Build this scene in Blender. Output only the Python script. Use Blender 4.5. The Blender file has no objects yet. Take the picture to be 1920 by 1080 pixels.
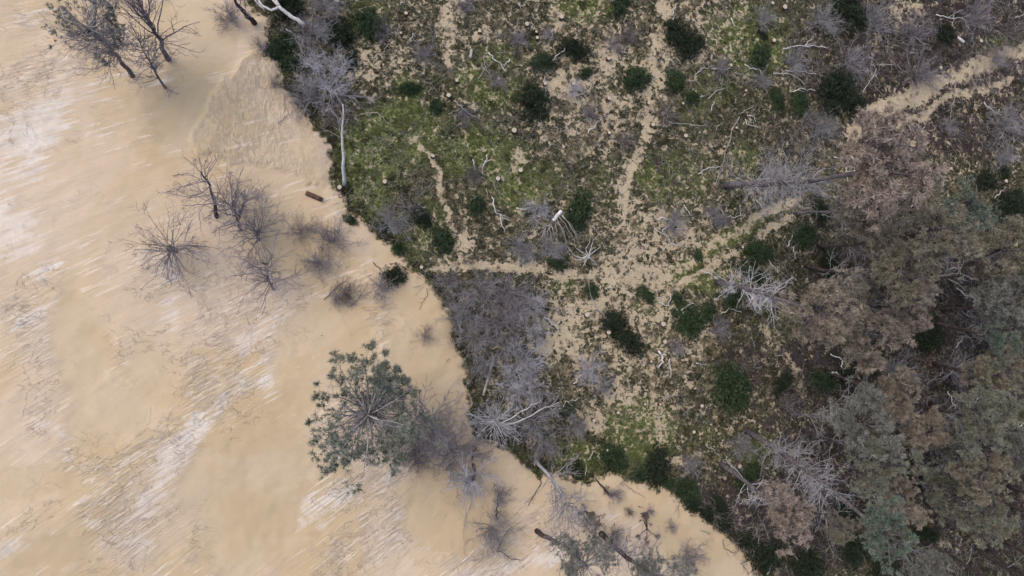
import bpy, math, numpy as np
from mathutils import Vector, Quaternion, Matrix

# ------------------------------------------------------------------ camera, sky, sun, exposure
SC = bpy.context.scene
COL = SC.collection
W, H, F = 1920.0, 1080.0, 1400.0          # photograph size and focal length in its pixels
CAM_Z = 50.0
_dN = Vector(((700 - 960) / F, -(650 - 540) / F, -1)).normalized()
CQ = _dN.rotation_difference(Vector((0, 0, -1)))
cd = bpy.data.cameras.new('camera'); cam = bpy.data.objects.new('camera', cd); COL.objects.link(cam)
cam.location = (0, 0, CAM_Z); cam.rotation_mode = 'QUATERNION'; cam.rotation_quaternion = CQ
cd.sensor_width = 36; cd.lens = 36 * F / W; cd.clip_start = 0.5; cd.clip_end = 3000
SC.camera = cam
world = bpy.data.worlds.new('World'); SC.world = world; world.use_nodes = True
wn = world.node_tree; wn.nodes.clear()
sky = wn.nodes.new('ShaderNodeTexSky'); sky.sky_type = 'NISHITA'; sky.sun_disc = False
SUN_EL, SUN_AZ = math.radians(55), math.radians(-60)      # azimuth clockwise from +Y (sun in the upper left)
sky.sun_elevation = SUN_EL; sky.sun_rotation = SUN_AZ
sky.air_density = 1.0; sky.dust_density = 3.0; sky.ozone_density = 1.0
bg = wn.nodes.new('ShaderNodeBackground'); bg.inputs['Strength'].default_value = 0.15
wo = wn.nodes.new('ShaderNodeOutputWorld')
wn.links.new(sky.outputs[0], bg.inputs[0]); wn.links.new(bg.outputs[0], wo.inputs[0])
sd = bpy.data.lights.new('sun', 'SUN'); sd.energy = 0.8; sd.angle = math.radians(60); sd.color = (1.0, 0.93, 0.84)
sun = bpy.data.objects.new('sun', sd); COL.objects.link(sun)
_sv = Vector((math.sin(SUN_AZ) * math.cos(SUN_EL), math.cos(SUN_AZ) * math.cos(SUN_EL), math.sin(SUN_EL)))
sun.rotation_mode = 'QUATERNION'; sun.rotation_quaternion = _sv.to_track_quat('Z', 'Y')
vs = SC.view_settings; vs.view_transform = 'Standard'; vs.look = 'None'; vs.gamma = 1; vs.exposure = 0.68
vs.use_curve_mapping = False
SC.cycles.max_bounces = 5; SC.cycles.diffuse_bounces = 3; SC.cycles.use_denoising = True

# ------------------------------------------------------------------ numbers
R = np.random.default_rng(7)
_tab = np.random.default_rng(99).random(65536)
def vnoise(x, y, s=0):
    xi = np.floor(x).astype(np.int64); yi = np.floor(y).astype(np.int64)
    fx = x - xi; fy = y - yi; fx = fx * fx * (3 - 2 * fx); fy = fy * fy * (3 - 2 * fy)
    h = lambda a, b: _tab[((a * 73856093) ^ (b * 19349663) ^ (s * 83492791)) & 65535]
    return (h(xi, yi) * (1 - fx) + h(xi + 1, yi) * fx) * (1 - fy) + (h(xi, yi + 1) * (1 - fx) + h(xi + 1, yi + 1) * fx) * fy
def fbm(x, y, s=0, o=4, g=0.5):
    v = 0; a = 1; t = 0
    for k in range(o):
        v = v + a * vnoise(x * 2 ** k + 17.3 * k, y * 2 ** k - 9.1 * k, s + k); t += a; a *= g
    return v / t
def sstep(a, b, x):
    t = np.clip((x - a) / (b - a), 0, 1); return t * t * (3 - 2 * t)

EDGE = [(150,-900),(300,-500),(380,-200),(430,-60),(455,-10),(470,10),(486,20),(500,28),(511,45),(501,70),(512,95),(528,114),(534,140),(533,165),
 (545,180),(562,196),(575,215),(586,235),(600,250),(612,265),(620,280),(624,300),(627,320),(626,340),(633,355),(645,370),(652,385),
 (662,402),(680,412),(700,425),(706,440),(716,450),(733,460),(748,472),(763,484),(772,500),(790,512),(806,526),(818,545),(832,562),(843,585),
 (848,612),(850,630),(860,650),(870,665),(876,690),(880,720),(884,760),(888,800),(890,824),(905,820),(935,830),(960,845),(975,862),
 (990,878),(1010,888),(1035,884),(1070,893),(1085,904),(1100,905),(1115,889),(1140,885),(1180,893),(1220,900),(1240,904),(1255,911),
 (1270,925),(1290,938),(1305,946),(1315,960),(1335,975),(1345,990),(1360,1000),(1385,1025),(1400,1042),(1430,1078),(1465,1120),(1600,1300),(2000,1900)]
def raydir(px, py):
    return CQ @ Vector(((px - 960) / F, -(py - 540) / F, -1.0))
def Pz(px, py, z):
    d = raydir(px, py); t = (z - CAM_Z) / d.z
    return Vector((d.x * t, d.y * t, z))
CM = np.array(CQ.to_matrix()).T
def topx(x, y, z):                                   # world -> photograph pixel
    v = np.stack([x, y, z - CAM_Z], -1) @ CM.T
    return 960 + F * v[..., 0] / -v[..., 2], 540 - F * v[..., 1] / -v[..., 2]
EW = np.array([tuple(Pz(a, b, 0))[:2] for a, b in EDGE])
def inpoly(x, y, poly):
    c = np.zeros(x.shape, bool); n = len(poly)
    for i in range(n):
        x1, y1 = poly[i]; x2, y2 = poly[(i + 1) % n]
        if y1 == y2: continue
        k = ((y1 > y) != (y2 > y)) & (x < (x2 - x1) * (y - y1) / (y2 - y1) + x1)
        c ^= k
    return c
def segdist(x, y, pts):
    d = np.full(x.shape, 1e9)
    for (x1, y1), (x2, y2) in zip(pts[:-1], pts[1:]):
        dx, dy = x2 - x1, y2 - y1; t = np.clip(((x - x1) * dx + (y - y1) * dy) / (dx * dx + dy * dy), 0, 1)
        d = np.minimum(d, (x - x1 - t * dx) ** 2 + (y - y1 - t * dy) ** 2)
    return np.sqrt(d)
POLY = [tuple(p) for p in EW] + [(EW[-1][0], -900), (-900, -900), (-900, 900), (EW[0][0], 900)]
def sdist(x, y):                                      # metres into the sand (negative: into the wood)
    wx = x + 0.75 * (fbm(x * 1.1, y * 1.1, 5, 4, .65) - .5); wy = y + 0.75 * (fbm(x * 1.1, y * 1.1, 9, 4, .65) - .5)
    d = segdist(wx, wy, EW)
    return np.where(inpoly(wx, wy, POLY), d, -d)
LOBE = [tuple(Pz(a, b, .8))[:2] for a, b in [(500,75),(470,88),(450,102),(437,130),(412,155),(388,190),(380,216),(358,262),(366,290),(400,302),(430,306),
        (462,310),(500,314),(530,318),(560,335),(600,352),(640,362),(700,330),(620,200),(540,110)]]
def floor_z(x, y):
    return 0.35 * (fbm(x * .09, y * .09, 21, 3) - .5) + 0.10 * (fbm(x * .7, y * .7, 25, 3) - .5)
def flow(x, y):
    return x + 0.5 * y, (y - (0.50 - 0.011 * y) * x) * 0.85
def lobw(x, y): return x + 1.0 * (fbm(x * .9, y * .9, 51, 4, .65) - .5), y + 1.0 * (fbm(x * .9, y * .9, 57, 4, .65) - .5)
def sand_z(x, y, d):
    dc = np.clip(d, 0, 200)
    z = 0.16 * (1 - np.exp(-dc / .5)) + 0.15 * np.minimum(dc, 34) - 0.4 * np.clip(-d, 0, 3)
    z = z + (0.5 * (fbm(x * .12, y * .12, 31, 3) - .5)) * sstep(0, 5, d)
    u, v = flow(x, y)
    z = z + 0.035 * (fbm(u * .35, v * 2.2, 33, 3) - .5) * sstep(.3, 2, d)
    wx, wy = lobw(x, y); lob = inpoly(wx, wy, LOBE); ld = segdist(wx, wy, np.array(LOBE[:15]))
    z = z + np.where(lob, 0.10 * sstep(0, .25, ld) + .05 * (fbm(x * 3.2 + y, y * 1.6, 41, 3) - .5) + .02 * np.exp(-(ld / .3) ** 2), 0) * sstep(0, .8, d)
    return z
def ground_z(x, y):
    x = np.asarray(x, float); y = np.asarray(y, float)
    f = floor_z(x, y); d = sdist(x, y)
    return np.where(d > 0, f * np.exp(-np.clip(d, 0, 50) / 4) + sand_z(x, y, d), f)
def gz(x, y): return float(ground_z(np.array([x]), np.array([y]))[0])
def P(px, py, h=0.0):
    z = h
    for _ in range(6):
        p = Pz(px, py, z); z = gz(p.x, p.y) + h
    return Pz(px, py, z)
def PA(pts):                                          # ground points for many photo pixels at once
    pts = np.array(pts, float); D = np.array([tuple(raydir(a, b)) for a, b in pts]); z = np.zeros(len(pts))
    for _ in range(6):
        t = (z - CAM_Z) / D[:, 2]; x = D[:, 0] * t; y = D[:, 1] * t; z = ground_z(x, y)
    return np.stack([x, y, z], -1)

# ------------------------------------------------------------------ meshes
def mesh(name, verts, faces, attrs=None, smooth=True):
    verts = np.asarray(verts, np.float32); me = bpy.data.meshes.new(name)
    if not isinstance(faces, list): faces = [faces]
    faces = [np.asarray(f, np.int32) for f in faces if len(f)]
    tot = sum(f.size for f in faces); n = sum(len(f) for f in faces)
    me.vertices.add(len(verts)); me.vertices.foreach_set('co', verts.ravel())
    me.loops.add(tot); me.loops.foreach_set('vertex_index', np.concatenate([f.ravel() for f in faces]))
    st = []; o = 0
    for f in faces:
        st.append(o + np.arange(len(f)) * f.shape[1]); o += f.size
    me.polygons.add(n); me.polygons.foreach_set('loop_start', np.concatenate(st).astype(np.int32))
    me.polygons.foreach_set('use_smooth', np.full(n, smooth))
    for k, a in (attrs or {}).items():
        a = np.asarray(a, np.float32)
        if a.ndim == 1: at = me.attributes.new(k, 'FLOAT', 'POINT'); at.data.foreach_set('value', a)
        else: at = me.attributes.new(k, 'FLOAT_VECTOR', 'POINT'); at.data.foreach_set('vector', a.ravel())
    me.update(calc_edges=True); me.validate()
    return me
class MB:
    def __init__(s): s.v = []; s.f = {3: [], 4: []}; s.n = 0
    def add(s, v, f):
        f = np.asarray(f)
        if len(v): s.v.append(np.asarray(v, float)); s.f[f.shape[1]].append(f + s.n); s.n += len(v)
        return s
    def tubes(s, pts, rad, sides=3, cap=True):
        pts = np.asarray(pts, float); rad = np.asarray(rad, float); M, K, _ = pts.shape
        if M == 0: return s
        T = np.gradient(pts, axis=1); T /= np.linalg.norm(T, axis=2, keepdims=True) + 1e-9
        ref = np.where(np.abs(T[:, :1, 2:3]) < .8, np.array([0, 0, 1.]), np.array([1., 0, 0]))
        N = np.cross(T, np.broadcast_to(ref, T.shape)); N /= np.linalg.norm(N, axis=2, keepdims=True) + 1e-9
        B = np.cross(T, N); a = np.arange(sides) * 2 * math.pi / sides
        v = pts[:, :, None] + rad[:, :, None, None] * (np.cos(a)[None, None, :, None] * N[:, :, None] + np.sin(a)[None, None, :, None] * B[:, :, None])
        base = (np.arange(M) * K * sides)[:, None, None]; k = (np.arange(K - 1) * sides)[None, :, None]; j = np.arange(sides)[None, None]; j2 = (j + 1) % sides
        q = np.stack([base + k + j, base + k + j2, base + k + sides + j2, base + k + sides + j], -1).reshape(-1, 4)
        o = s.n; s.v.append(v.reshape(-1, 3)); s.f[4].append(q + o); s.n += M * K * sides
        if cap and sides in (3, 4):
            e = base[:, 0, 0][:, None] + (K - 1) * sides + np.arange(sides)[None]; b = base[:, 0, 0][:, None] + np.arange(sides)[None, ::-1]
            s.f[sides] += [e + o, b + o]
        elif cap:
            for kk, rev in ((K - 1, 1), (0, -1)):
                c = pts[:, kk]; ci = s.n + np.arange(M); s.v.append(c); s.n += M
                r0 = base[:, 0, 0][:, None] + kk * sides + np.arange(sides)[None] + o; r1 = np.roll(r0, -1, 1)
                t = np.stack([r0, r1, np.repeat(ci[:, None], sides, 1)], -1).reshape(-1, 3)
                s.f[3].append(t if rev > 0 else t[:, ::-1])
        return s
    def mesh(s, name, smooth=True):
        return mesh(name, np.concatenate(s.v), [np.concatenate(s.f[k]) for k in (3, 4) if s.f[k]], smooth=smooth)
def unit(v): return v / (np.linalg.norm(v, axis=-1, keepdims=True) + 1e-9)
def grow(start, d, L, r0, K, wander=.2, up=0., taper=.35, rng=R):
    M = len(start); p = np.zeros((M, K, 3)); p[:, 0] = start; d = unit(np.array(d, float)); L = np.broadcast_to(L, (M,)).astype(float)
    for k in range(1, K):
        d = unit(d + wander * rng.normal(size=(M, 3)) + np.array([0, 0, up]))
        p[:, k] = p[:, k - 1] + d * (L / (K - 1))[:, None]
    r0 = np.broadcast_to(r0, (M,)); t = np.linspace(0, 1, K)[None]
    return p, r0[:, None] * (1 - (1 - taper) * t)
def spawn(p, r, n, t0, t1, ang, lenf, radf, K, wander=.2, up=0., taper=.35, rng=R, shrink=.5):
    M, KK, _ = p.shape; i = np.repeat(np.arange(M), n); t = rng.uniform(t0, t1, len(i)); x = t * (KK - 1); k = np.minimum(x.astype(int), KK - 2); f = (x - k)[:, None]
    st = p[i, k] * (1 - f) + p[i, k + 1] * f; T = unit(p[i, k + 1] - p[i, k]); rr = r[i, k] * (1 - f[:, 0]) + r[i, k + 1] * f[:, 0]
    side = unit(np.cross(T, rng.normal(size=(len(i), 3)))); a = rng.normal(ang, .2, len(i))[:, None]
    d = T * np.cos(a) + side * np.sin(a); pl = np.linalg.norm(np.diff(p, axis=1), axis=2).sum(1)[i]
    return grow(st, d, pl * lenf * (1 - shrink * t) * rng.uniform(.6, 1.25, len(i)), rr * radf, K, wander, up, taper, rng)
def smoothline(pts, K):
    pts = np.array(pts, float); n = len(pts)
    seg = np.linalg.norm(np.diff(pts, axis=0), axis=1); c = np.concatenate([[0], np.cumsum(seg)]); t = np.linspace(0, c[-1], K)
    return np.stack([np.interp(t, c, pts[:, k]) for k in range(3)], -1)

# ------------------------------------------------------------------ objects
def link(name, data, parent=None, mat=None, loc=None):
    o = bpy.data.objects.new(name, data); COL.objects.link(o)
    if parent is not None:
        o.parent = parent
        if name in ('limbs', 'needles', 'stems', 'twigs', 'leaves', 'branches'): o['kind'] = 'stuff'      # hundreds of fine pieces
    if loc is not None: o.location = loc
    if mat is not None and data is not None:
        if len(data.materials) == 0: data.materials.append(mat)
        elif data.materials[0] is not mat:
            o.material_slots[0].link = 'OBJECT'; o.material_slots[0].material = mat
    return o
def tag(o, label=None, cat=None, group=None, kind=None):
    if label: o['label'] = label
    if cat: o['category'] = cat
    if group: o['group'] = group
    if kind: o['kind'] = kind
    return o

# ------------------------------------------------------------------ materials
class NT:
    def __init__(s, name, rough=.95, spec=.1):
        s.m = bpy.data.materials.new(name); s.m.use_nodes = True; s.t = s.m.node_tree; s.t.nodes.clear()
        s.b = s.n('ShaderNodeBsdfPrincipled'); o = s.n('ShaderNodeOutputMaterial'); s.t.links.new(s.b.outputs[0], o.inputs[0])
        s.b.inputs['Roughness'].default_value = rough; s.b.inputs['Specular IOR Level'].default_value = spec
    def n(s, k): return s.t.nodes.new(k)
    def put(s, sock, v):
        if hasattr(v, 'is_output') or isinstance(v, bpy.types.NodeSocket): s.t.links.new(v, sock)
        elif isinstance(v, (tuple, list)) and len(v) == 3 and sock.type == 'RGBA': sock.default_value = (*v, 1)
        else: sock.default_value = v
    def math(s, op, a, b=0., c=0., clamp=False):
        q = s.n('ShaderNodeMath'); q.operation = op; q.use_clamp = clamp
        for i, v in enumerate((a, b, c)): s.put(q.inputs[i], v)
        return q.outputs[0]
    def mix(s, f, a, b, mode='MIX'):
        q = s.n('ShaderNodeMix'); q.data_type = 'RGBA'; q.blend_type = mode
        s.put(q.inputs[0], f); s.put(q.inputs[6], a); s.put(q.inputs[7], b); return q.outputs[2]
    def noise(s, scale, detail=4, rough=.55, vec=None, dist=0.):
        q = s.n('ShaderNodeTexNoise'); q.inputs['Scale'].default_value = scale; q.inputs['Detail'].default_value = detail
        q.inputs['Roughness'].default_value = rough; q.inputs['Distortion'].default_value = dist
        if vec is not None: s.t.links.new(vec, q.inputs['Vector'])
        return q.outputs[0]
    def coord(s, which='Object'): return s.n('ShaderNodeTexCoord').outputs[which]
    def geo(s): return s.n('ShaderNodeNewGeometry').outputs['Position']
    def attr(s, name):
        q = s.n('ShaderNodeAttribute'); q.attribute_name = name; return q
    def xyz(s, v):
        q = s.n('ShaderNodeSeparateXYZ'); s.t.links.new(v, q.inputs[0]); return q.outputs
    def vmul(s, v, k):
        q = s.n('ShaderNodeVectorMath'); q.operation = 'MULTIPLY'; s.t.links.new(v, q.inputs[0]); q.inputs[1].default_value = k; return q.outputs[0]
    def step(s, x, lo, hi):
        q = s.n('ShaderNodeMapRange'); q.interpolation_type = 'SMOOTHSTEP'; s.put(q.inputs[0], x)
        q.inputs[1].default_value = lo; q.inputs[2].default_value = hi; return q.outputs[0]
    def bump(s, h, strength=.5, dist=.05):
        q = s.n('ShaderNodeBump'); q.inputs['Strength'].default_value = strength; q.inputs['Distance'].default_value = dist
        s.t.links.new(h, q.inputs['Height']); s.t.links.new(q.outputs[0], s.b.inputs['Normal'])
    def col(s, c): s.put(s.b.inputs['Base Color'], c); return s.m
def simple(name, a, b, scale=2., rough=.9, rnd=None, spec=.1, fine=None, trans=0):
    t = NT(name, rough, spec); f = t.step(t.noise(scale, 4, .6, t.geo()), .36, .64); c = t.mix(f, a, b)
    if fine: c = t.mix(t.math('MULTIPLY', t.step(t.noise(fine[0], 2, .5, t.geo()), .45, .6), fine[1]), c, fine[2])
    if rnd:
        oi = t.n('ShaderNodeObjectInfo'); c = t.mix(t.math('MULTIPLY', oi.outputs['Random'], .8), c, rnd)
    if trans:
        t.b.inputs['Subsurface Weight'].default_value = 0
    return t.col(c)
M = {
 'grey_wood': simple('grey_dead_wood', (.24, .225, .23), (.39, .37, .37), 2.5, fine=(9, .5, (.16, .14, .15))),
 'white_wood': simple('bleached_white_wood', (.50, .47, .44), (.68, .64, .60), 3, fine=(8, .5, (.34, .30, .27))),
 'bleached': simple('bleached_grey_wood', (.38, .36, .36), (.54, .52, .51), 3, fine=(8, .5, (.24, .22, .22))),
 'pale_wood': simple('pale_fallen_wood', (.30, .27, .23), (.50, .46, .40), 2, fine=(7, .5, (.20, .17, .14)), rnd=(.22, .2, .19)),
 'dark_bark': simple('dark_pine_bark', (.045, .033, .033), (.10, .075, .07), 3, fine=(11, .6, (.025, .018, .018))),
 'mid_bark': simple('weathered_trunk_bark', (.10, .085, .09), (.17, .145, .15), 3, fine=(9, .6, (.05, .04, .042))),
 'burnt_bark': simple('brown_charred_bark', (.07, .045, .035), (.14, .085, .06), 4),
 'dark_wood': simple('dark_branch_wood', (.13, .105, .115), (.23, .20, .22), 3),
 'twig_grey': simple('grey_leafless_twigs', (.20, .185, .185), (.34, .32, .325), 1.2, fine=(2, .5, (.15, .135, .13))),
 'twig_pale': simple('pale_leafless_twigs', (.36, .34, .36), (.52, .495, .515), 1.2),
 'twig_purple': simple('purple_leafless_twigs', (.17, .145, .15), (.27, .235, .245), 1.2),
 'twig_brown': simple('brown_dead_twigs', (.10, .075, .07), (.19, .15, .14), 1.5),
 'needle_green': simple('green_pine_needles', (.13, .142, .105), (.225, .232, .175), 1.1, fine=(1.5, .6, (.17, .145, .105))),
 'needle_pale': simple('pale_grey_green_needles', (.15, .16, .125), (.245, .25, .20), 1.1, fine=(2.5, .5, (.10, .12, .075))),
 'needle_blue': simple('bluish_green_pine_needles', (.090, .125, .098), (.175, .215, .165), 1.1, fine=(1.6, .5, (.155, .14, .11))),
 'needle_olive': simple('olive_pine_needles', (.16, .148, .105), (.265, .24, .175), 1.1, fine=(1.5, .7, (.20, .155, .115))),
 'needle_brown': simple('scorched_brown_pine_needles', (.215, .175, .135), (.33, .275, .215), .9, fine=(1.5, .7, (.15, .14, .105))),
 'needle_pink': simple('scorched_pinkish_pine_needles', (.25, .20, .165), (.37, .305, .255), .9, fine=(3, .5, (.155, .12, .10))),
 'needle_grey': simple('faded_grey_pine_needles', (.155, .155, .135), (.25, .245, .215), .9, fine=(3, .4, (.09, .105, .075))),
 'leaf_dark': simple('dark_evergreen_leaves', (.014, .026, .014), (.046, .070, .034), 2.2, fine=(5, .6, (.075, .105, .048))),
 'leaf_black': simple('blackish_evergreen_leaves', (.011, .018, .011), (.032, .044, .026), 2.2, fine=(5, .5, (.055, .065, .04))),
 'leaf_green': simple('mid_green_leaves', (.030, .055, .018), (.065, .100, .035), 2.2),
 'grass': simple('green_grass_blades', (.095, .125, .034), (.165, .185, .065), .6, rnd=(.14, .14, .06)),
 'dry_grass': simple('dry_straw_grass', (.24, .20, .125), (.37, .31, .20), .5, rnd=(.15, .13, .075)),
 'heath': simple('dark_heather', (.028, .034, .016), (.068, .066, .036), .7, rnd=(.042, .040, .018)),
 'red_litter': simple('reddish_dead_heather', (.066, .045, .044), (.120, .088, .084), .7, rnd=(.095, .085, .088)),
 'cut_wood': None, 'twig_litter': simple('pale_twig_litter', (.21, .19, .17), (.38, .35, .32), 1., rnd=(.13, .115, .11)),
}
def cutwood():
    t = NT('freshly_cut_stump_wood', .85); p = t.coord('Object'); x = t.xyz(p)
    r = t.math('SQRT', t.math('ADD', t.math('MULTIPLY', x[0], x[0]), t.math('MULTIPLY', x[1], x[1])))
    r = t.math('ADD', r, t.math('MULTIPLY', t.noise(12, 3, .5, p), .02))
    w = t.math('SINE', t.math('MULTIPLY', r, 240)); c = t.mix(t.math('MULTIPLY_ADD', w, .2, .25), (.46, .40, .30), (.31, .25, .175))
    c = t.mix(t.math('MULTIPLY', t.step(t.noise(5, 3, .6, p), .5, .7), .3), c, (.27, .25, .22))
    return t.col(c)
M['cut_wood'] = cutwood()
def sandmat():
    t = NT('dune_sand', .97, .05); g = t.geo(); fl = t.attr('flow').outputs['Vector']; m = t.xyz(t.attr('m').outputs['Vector'])
    big = t.noise(.10, 3, .5, g); c = t.mix(t.step(big, .38, .62), (.488, .362, .215), (.530, .405, .272))
    s1 = t.noise(1, 4, .6, t.vmul(fl, (.16, 1.7, 1)), .25); s2 = t.noise(1, 4, .62, t.vmul(fl, (.32, 5.2, 1)), .35); s3 = t.noise(1, 4, .68, t.vmul(fl, (.85, 8.0, 1)), .5)
    iso = t.noise(1.3, 8, .66, g, .6); iso2 = t.noise(.45, 5, .6, g, .5); mid = t.noise(.35, 4, .55, t.vmul(fl, (.4, 1, 1)))
    thin = t.math('MULTIPLY', t.step(s2, .565, .605), t.step(t.math('ADD', s1, mid), .96, 1.08))     # pale slide streaks
    c = t.mix(t.math('MULTIPLY', thin, .8), c, (.66, .545, .43))
    c = t.mix(t.math('MULTIPLY', t.step(s1, .56, .66), .25), c, (.58, .46, .35))
    ws = t.math('MULTIPLY_ADD', t.math('SUBTRACT', s2, .5), 2.6, t.math('MULTIPLY', t.math('SUBTRACT', iso2, .5), 2.2))
    w = t.math('MULTIPLY', t.step(t.math('ADD', m[0], ws), .30, .95), t.step(m[0], .05, .35))
    c = t.mix(t.math('MULTIPLY', w, .9), c, t.mix(t.step(iso, .4, .6), (.62, .535, .445), (.69, .615, .53)))
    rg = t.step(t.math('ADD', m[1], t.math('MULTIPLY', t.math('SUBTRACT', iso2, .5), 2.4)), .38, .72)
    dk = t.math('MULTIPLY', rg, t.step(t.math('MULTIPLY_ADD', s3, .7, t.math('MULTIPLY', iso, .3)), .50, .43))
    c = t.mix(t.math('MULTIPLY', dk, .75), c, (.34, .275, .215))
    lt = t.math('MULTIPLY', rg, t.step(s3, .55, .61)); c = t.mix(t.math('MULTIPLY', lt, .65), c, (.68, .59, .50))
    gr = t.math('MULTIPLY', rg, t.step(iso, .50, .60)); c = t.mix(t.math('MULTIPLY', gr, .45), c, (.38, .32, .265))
    n5 = t.noise(.16, 6, .62, g, 1.0); pk = t.step(n5, .47, .56); c = t.mix(t.math('MULTIPLY', pk, .35), c, (.60, .475, .365))
    mo = t.noise(.8, 8, .7, g, 1.2); c = t.mix(t.math('MULTIPLY', t.math('MULTIPLY', t.step(mo, .53, .62), t.step(iso2, .46, .56)), .35), c, (.37, .30, .235))
    c = t.mix(t.math('MULTIPLY', t.step(t.math('ADD', t.attr('p').outputs['Fac'], t.math('MULTIPLY', t.math('SUBTRACT', iso, .5), .9)), .20, .42), .92), c, t.mix(t.step(n5, .4, .6), (.472, .354, .212), (.505, .388, .255)))
    # wavy crust cracks, ridge shadow painted in as thin dark lines, and scarps
    cr = t.noise(.40, 5, .62, g, 1.8); ridge = t.step(t.math('ABSOLUTE', t.math('SUBTRACT', cr, .5)), .008, .002)
    crk = t.math('MULTIPLY', ridge, t.step(t.math('MULTIPLY_ADD', m[1], .7, t.noise(.6, 2, .5, g)), .62, .80))
    c = t.mix(t.math('MULTIPLY', crk, .38), c, (.27, .20, .155))
    sc = t.step(t.math('MULTIPLY', t.step(cr, .50, .503), t.step(cr, .52, .503)), .1, .9)
    c = t.mix(t.math('MULTIPLY', sc, t.math('MULTIPLY', t.step(mid, .52, .62), .5)), c, (.60, .50, .40))
    lob = t.noise(1, 6, .66, t.vmul(g, (3.0, 1.5, 1)), 1.3)
    lk = t.math('MULTIPLY', m[2], t.step(lob, .51, .45)); c = t.mix(t.math('MULTIPLY', lk, .55), c, (.34, .28, .21))
    lk2 = t.math('MULTIPLY', m[2], t.step(lob, .55, .60)); c = t.mix(t.math('MULTIPLY', lk2, .35), c, (.58, .465, .365))
    grain = t.noise(4, 6, .75, g); c = t.mix(t.math('MULTIPLY', t.step(grain, .42, .70), .16), c, (.38, .30, .22))
    h = t.math('ADD', t.math('MULTIPLY', s1, .5), t.math('ADD', t.math('MULTIPLY', s3, t.math('MULTIPLY_ADD', m[1], .9, .06)), t.math('MULTIPLY', lob, t.math('MULTIPLY', m[2], 1.1))))
    h = t.math('SUBTRACT', h, t.math('MULTIPLY', crk, .25))
    h = t.math('MULTIPLY', h, t.math('SUBTRACT', 1, t.math('MULTIPLY', t.step(t.attr('p').outputs['Fac'], .1, .5), .85)))
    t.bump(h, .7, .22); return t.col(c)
def floormat():
    t = NT('wood_floor_heath', .97, .05); g = t.geo(); m = t.xyz(t.attr('m').outputs['Vector'])
    n1 = t.noise(1.9, 8, .70, g, .6); n2 = t.noise(5.0, 6, .68, g, .3); n3 = t.noise(7, 4, .7, g); n4 = t.noise(.8, 5, .6, g, .5)
    c = t.mix(t.step(n2, .38, .60), (.020, .021, .012), (.080, .073, .046)); c = t.mix(t.math('MULTIPLY', t.step(n3, .50, .66), .45), c, (.22, .185, .135))
    rd = t.step(t.math('ADD', m[2], t.math('MULTIPLY', n4, 1.1)), .85, 1.25); c = t.mix(t.math('MULTIPLY', rd, .85), c, t.mix(t.step(n2, .4, .6), (.028, .019, .019), (.082, .058, .056)))  # red-brown litter; its dark tone doubles as painted shade under the right wood
    gn = t.step(t.math('ADD', m[1], t.math('MULTIPLY_ADD', n4, .7, t.math('MULTIPLY', n1, .7))), .95, 1.40)
    c = t.mix(t.math('MULTIPLY', gn, .85), c, t.mix(t.step(n2, .38, .62), (.045, .062, .016), (.150, .165, .060)))
    sn = t.step(t.math('ADD', m[0], t.math('MULTIPLY', t.math('SUBTRACT', t.math('ADD', t.math('MULTIPLY', n1, 1.35), t.math('MULTIPLY', n2, .65)), 1.0), 2.2)), .36, .60)
    sc = t.mix(t.step(n3, .35, .68), (.35, .28, .185), (.50, .405, .275)); c = t.mix(t.math('MULTIPLY', sn, .92), c, sc)
    pale = t.step(t.math('MULTIPLY_ADD', n3, .5, t.math('MULTIPLY', n1, .5)), .555, .62); c = t.mix(t.math('MULTIPLY', pale, .5), c, (.25, .215, .15))
    t.bump(t.math('ADD', n1, t.math('MULTIPLY', n3, .5)), .6, .12); return t.col(c)
M['sand'] = sandmat(); M['floor'] = floormat()

# ------------------------------------------------------------------ the painted masks, in photograph pixels -> attributes of the ground
def blobs(px, py, L):
    v = np.zeros(px.shape)
    for b in L:
        x, y, rx, ry, a, k = b; ca, sa = math.cos(math.radians(a)), math.sin(math.radians(a)); dx, dy = px - x, py - y
        q = ((dx * ca + dy * sa) / rx) ** 2 + ((-dx * sa + dy * ca) / ry) ** 2
        v = np.maximum(v, k * np.exp(-np.minimum(q, 40) ** 1.4 * .7))
    return v
def lines(px, py, L):
    v = np.zeros(px.shape)
    for pts, w, k in L:
        d = segdist(px, py, np.array(pts, float)); v = np.maximum(v, k * np.exp(-np.minimum((d / w) ** 2, 40)))
    return v
S_WHITE = [(40,255,120,50,-28,1),(10,320,80,40,-28,.9),(130,185,100,22,-28,.7),(20,60,90,18,-10,.35),(10,430,50,55,0,.9),(30,475,70,25,-30,.8),(75,515,80,14,-30,.7),(60,600,90,10,-30,.6),
 (312,520,32,40,0,.8),(315,590,20,32,0,.8),(490,620,80,28,-35,.7),(560,560,70,16,-30,.5),(470,690,60,18,-35,.6),(505,722,32,28,-35,.8),(425,750,55,18,-40,.9),(370,800,50,24,-45,1),(318,870,65,28,-60,1),
 (268,945,55,26,-65,1),(250,995,34,40,-30,.8),(110,800,55,16,20,.7),(600,945,70,28,-40,.8),(10,1020,45,30,0,.6),(960,1062,100,18,-15,.9),(745,1000,80,36,-35,.5),(720,900,80,16,-40,.4),(250,170,70,13,-20,.4),
 (640,860,40,16,-30,.6),(1040,1035,40,20,-60,.7),(170,985,90,10,-18,.4),(1140,965,60,16,-20,.35)]
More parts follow.
